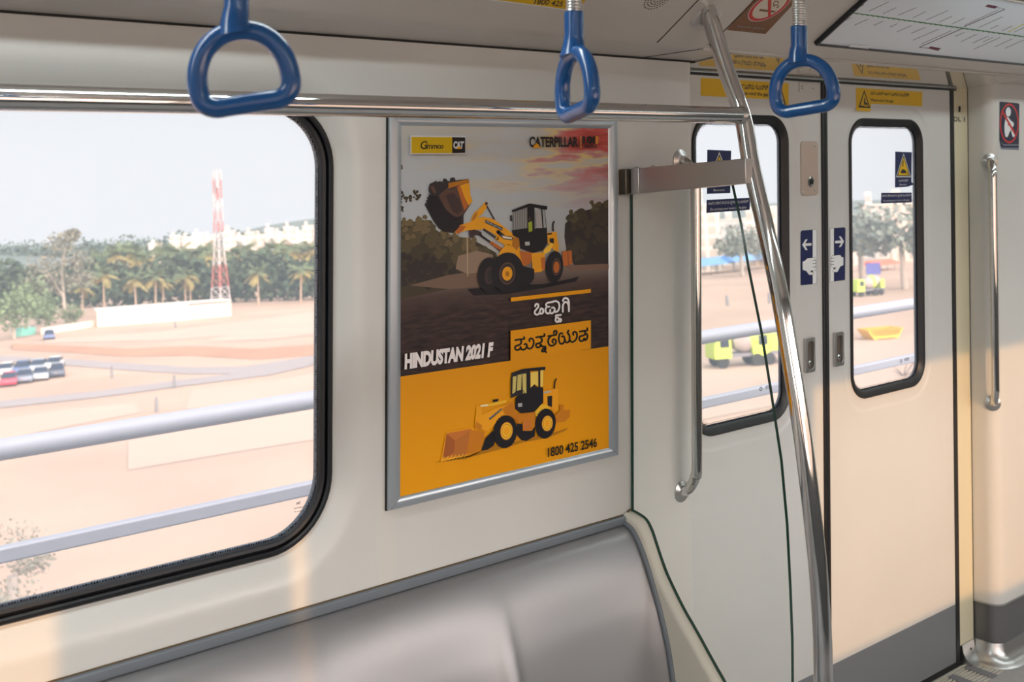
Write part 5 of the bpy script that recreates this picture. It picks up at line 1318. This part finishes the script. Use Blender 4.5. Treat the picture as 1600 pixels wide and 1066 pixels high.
# parked cars
M_CGL = mat('car_glass', S(40, 52, 70), 0.15); M_TYR = mat('tyre', (0.02, 0.02, 0.02), 0.8)
def car(m):
    t = bpy.data.objects.new('car', None); COL.objects.link(t); ORG[t.name] = Vector()
    sec = lambda y, w, z0, z1, b: [Vector((x, y, z)) for x, z in ((-w, z0), (w, z0), (w*1.02, (z0+z1)/2), (w*.93, z1), (-w*.93, z1), (-w*1.02, (z0+z1)/2))]
    mb = MB(); mb.loft([sec(-2.0, .66, .35, .62, 0), sec(-1.9, .8, .25, .78, 0), sec(-.9, .86, .22, .92, 0), sec(.4, .87, .22, .96, 0), sec(1.7, .82, .25, .95, 0), sec(2.0, .70, .38, .80, 0)], cap0=True, cap1=True); mb.build('body', m, t, smooth=50)
    mb = MB(); mb.loft([sec(-1.15, .78, .86, .93, 0), sec(-.45, .68, .9, 1.42, 0), sec(.9, .68, .9, 1.46, 0), sec(1.75, .76, .86, .98, 0)], cap0=True, cap1=True); mb.build('cabin_glass', M_CGL, t, smooth=20)
    mb = MB(); mb.box(-.62, .62, -.42, .92, 1.43, 1.49); mb.build('roof', m, t, bevel=.02)
    for x in (-.78, .78):
        for y in (-1.25, 1.25):
            mb = MB(); mb.lathe([(.14, -.1), (.31, -.1), (.33, -.05), (.33, .08), (.2, .1)], (x, y, .33), (1, 0, 0), 14); mb.build('wheel', M_TYR, t)
    return t
CP = {k: mat('car_'+k, c, .3, coat=.4) for k, c in dict(red=S(200, 40, 70), grey=S(120, 130, 150), white=S(236, 238, 240), blue=S(84, 104, 150), silver=S(176, 186, 196), dark=S(70, 80, 100)).items()}
cars = [(14, 602, 'red', 'red car at the near left end of the parked rows'), (39, 597, 'grey', 'grey car beside the red car in the near row'), (64, 593, 'silver', 'silver car in the near row, second from its right end'), (89, 588, 'dark', 'dark blue car at the right end of the near parked row'),
        (10, 586, 'white', 'white car behind the red car'), (36, 583, 'blue', 'blue car behind the grey car'), (61, 580, 'silver', 'silver car in the back parked row'), (86, 576, 'white', 'white car at the right end of the back parked row'), (77, 530, 'blue', 'blue car parked alone by the low white wall')]
cp = {}
for x, y, k, lab in cars:
    if k in cp: o = copy_tree(cp[k])
    else: o = cp[k] = car(CP[k])
    put(o, gpt(x, y), -0.42+0.1*math.sin(x)); tag(o, lab, 'car', 'parked cars')
for x, y, hh, lab in ((175, 590, 1.3, 'short dark post beside the upper road'), (274, 512, 1.2, 'short dark post in front of the long white shed'), (273, 606, 1.3, 'short dark post near the lower road'), (245, 644, 1.3, 'short dark post in the sand below the roads')):
    mb = MB(); mb.tube([(0, 0, 0), (0, 0, hh*.8), (0, 0, hh)], [.16, .14, .10], 10); o = ext_build(mb, 'post', M_GREY); put(o, gpt(x, y)); tag(o, lab, 'post')

# trees close under the track, their crowns just entering the big window
def near_tree(px, py, dist, seed, R, label):
    rd = CANT.to_3x3().inverted() @ (FW+RT*((px-800)/F)-UP*((py-PPY)/F)); q = rd*(dist/rd.dot(Vector((sa, ca, 0)))); h = q.z-GROUND
    o = leafy('roadside_tree', [((0, 0, h), R), ((-R*.9, 0, h-.2), R*.8), ((R*.7, .2, h-.5), R*.6)], 900, 0.05, seed, mat('pale_leaves', S(150, 146, 130), 0.85), [([(0, 0, 0), (.1, 0, h-.6)], [.2, .1])], flat=.55); put(o, Vector((q.x, q.y, GROUND))); return tag(o, label, 'tree')
near_tree(10, 850, 22, 31, 0.75, 'grey-green treetop showing low in the big window, upper of two')
near_tree(5, 945, 18, 32, 0.68, 'grey-green treetop showing at the bottom left corner of the big window')

# ---- what shows through the door windows
for (x0, x1, yb, yt, d, lab, mi) in ((1085, 1130, 420, 322, 300, 'pale yellow building at the left in the left door window', 1), (1130, 1172, 412, 345, 330, 'white building behind the round tree in the left door window', 0), (1172, 1232, 414, 326, 310, 'cream building at the right in the left door window', 1),
                                     (1325, 1352, 420, 345, 300, 'pink building at the left in the right door window', 2), (1352, 1392, 412, 330, 330, 'white building in the middle of the right door window', 0), (1392, 1445, 410, 322, 310, 'cream building behind the feathery tree in the right door window', 1)):
    block(x0, x1, yb, yt, d, lab, None, FAC[mi])
rt2 = leafy('broadleaf_tree', [((0, 0, 5.5), 3.4), ((-2.4, 0, 4.6), 2.4), ((2.6, 0, 4.8), 2.6)], 900, 0.4, 6, mat('blue_green_leaves', S(124, 134, 124), .85, noise=.3, nscale=.5), [([(0, 0, 0), (0, 0, 4)], [.35, .2])])
for i, (x, b, top_, lab) in enumerate(((1160, 432, 352, 'round grey-green tree seen in the left door window'), (1348, 445, 322, 'green tree at the left edge of the right door window'), (1414, 452, 322, 'feathery olive tree at the right edge of the right door window'), (1206, 425, 372, 'smaller tree beside the pole in the left door window'))):
    o = rt2 if i == 0 else copy_tree(rt2); p = gpt(x, b); k = (b-top_)/px_m(p)/7.6; put(o, p, i*.9, k); tag(o, lab, 'tree')
M_BLU = mat('blue_sheet', S(110, 160, 214), .6)
def canopy(px0, px1, yb, yt, m, label, rows=1):
    a, b = gpt(px0, yb), gpt(px1, yb-(px1-px0)*.12); h = (yb-yt)/px_m(a)
    t = ext_thing('shelter', a, label, 'shelter'); L_ = (b-a).length; dr = (b-a).normalized(); nr = Vector((-dr.y, dr.x, 0))
    mb = MB(); up = Vector((0, 0, h)); rg = Vector((0, 0, h*1.3)); 
    mb.prism([a+up*.75, a+nr*3+rg, a+nr*6+up*.75], b-a); mb.build('roof', m, t, smooth=0)
    for u in (0.02, .35, .66, .98):
        for v in (0.3, 5.7):
            q = a.lerp(b, u)+nr*v; mb = MB(); mb.tube([q, q+up*.76], .09, 6); mb.build('post', M_GREY, t)
canopy(1092, 1150, 432, 412, M_BLU, 'blue sheeted shelter at the left in the left door window'); canopy(1150, 1222, 426, 404, M_BLU, 'blue sheeted shelter at the right in the left door window')
canopy(1376, 1412, 424, 412, mat('red_sheet', S(226, 110, 80), .6), 'low red shelter in the right door window')
# lime lorries
M_LIME = mat('lime_paint', S(188, 212, 84), .5); M_GRM = mat('machine_grey', S(120, 118, 128), .6)
def lorry():
    t = bpy.data.objects.new('lorry', None); COL.objects.link(t); ORG[t.name] = Vector()
    mb = MB(); mb.box(-2.6, 2.4, -.8, .8, .75, 1.0); mb.build('chassis', M_GRM, t, smooth=0)
    mb = MB(); mb.loft([[Vector((x, y, z)) for x, y in ((-2.7, -1), (-1.3, -1), (-1.3, 1), (-2.7, 1))] for z in (.7, 1.5)]+[[Vector((x, y, 2.5)) for x, y in ((-2.4, -.95), (-1.3, -.95), (-1.3, .95), (-2.4, .95))]], cap0=True, cap1=True); cab = mb.build('cab', M_LIME, t, bevel=.06)
    mb = MB(); mb.box(-2.2, -1.5, -1.02, 1.02, 1.55, 2.25); mb.build('cab_window', M_CGL, cab, smooth=0)
    mb = MB(); mb.lathe([(.5, -1.5), (.95, -.9), (1.0, .3), (.55, 1.4)], (.6, 0, 2.0), (1, 0, .18), 18); tag(mb.build('drum', mat('drum_grey', S(170, 160, 160), .6), t), 'grey mixer drum')
    mb = MB(); mb.lathe([(.99, -.35), (1.02, -.1), (1.02, .25), (.9, .5)], (.6, 0, 2.0), (1, 0, .18), 18); mb.build('drum_band', M_LIME, t)
    mb = MB(); mb.box(1.9, 2.6, -.7, .7, 1.0, 2.3); mb.build('hopper', M_LIME, t, bevel=.05)
    for x in (-2.0, .7, 1.7):
        for y in (-.85, .85):
            mb = MB(); mb.lathe([(.2, -.14), (.45, -.14), (.48, 0), (.45, .14), (.2, .14)], (x, y, .48), (0, 1, 0), 16); mb.build('wheel', M_TYR, t)
    return t
l1 = lorry(); put(l1, gpt(1163, 571), -0.5, 1.28); tag(l1, 'lime green lorry with grey drum, left of the pole in the left door window', 'lorry', 'lime lorries')
l2 = copy_tree(l1); put(l2, gpt(1222, 566), -0.5, 1.28); tag(l2, 'lime green lorry half hidden by the leaning pole', 'lorry', 'lime lorries')
l3 = copy_tree(l1); put(l3, gpt(1357, 462), -0.3, 1.1); tag(l3, 'small far lime lorry in the right door window', 'lorry', 'lime lorries')
# board on posts, yellow skip, odds and ends
q = gpt(1367, 452); k = 1/px_m(q); t = ext_thing('signboard', q, 'blue blank board on two posts in the right door window', 'signboard')
mb = MB(); mb.obox(q+Vector((0, 0, 32*k)), Vector((10*k, -6*k, 0)), Vector((.05, .08, 0)), Vector((0, 0, 9*k))); mb.build('board', mat('board_blue', S(96, 104, 190), .6), t, smooth=0)
for sx in (-1, 1):
    w = q+Vector((7*k, -4*k, 0))*sx; mb = MB(); mb.tube([w, w+Vector((0, 0, 30*k))], .07, 6); mb.build('post', M_GREY, t)
q = gpt(1376, 529); k = 1/px_m(q); mb = MB()
mb.loft([[Vector((x, y, z)) for x, y in ((-w, -1.3), (w, -1.3), (w, 1.3), (-w, 1.3))] for z, w in ((0.15, 1.5), (1.15, 2.15), (1.15, 2.05), (.4, 1.5))], cap0=True); mb.box(-1.4, -1.1, -1.2, 1.2, 0, .15); mb.box(1.1, 1.4, -1.2, 1.2, 0, .15)
o = ext_build(mb, 'skip', mat('skip_yellow', S(240, 190, 70), .6), smooth=0); put(o, q, -.5); tag(o, 'yellow skip between the two railing pipes in the right door window', 'skip')
for x, y, lab in ((1137, 478, 'dark post on the sand in the left door window'), (1203, 474, 'dark post beside the glass edge in the left door window')):
    mb = MB(); mb.tube([(0, 0, 0), (0, 0, 1.3), (0, 0, 1.7)], [.28, .26, .15], 10); o = ext_build(mb, 'post', M_GREY); put(o, gpt(x, y)); tag(o, lab, 'post')
def bare(px, py, seed, lab):
    r = random.Random(seed); q = gpt(px, py); k = 1/px_m(q); mb = MB()
    for i in range(9):
        a = r.uniform(0, 6.28); b = Vector((math.cos(a), math.sin(a), r.uniform(.4, 1.2)))*r.uniform(14, 26)*k; mb.tube([(0, 0, 0), b*.5, b+Vector((0, 0, -.1))], [.06, .04, .02], 5)
    o = ext_build(mb, 'bare_shrub', mat('dry_twig', S(120, 104, 100), .9)); put(o, q); tag(o, lab, 'shrub')
bare(1412, 588, 4, 'bare twiggy shrub near the lower pipe in the right door window')
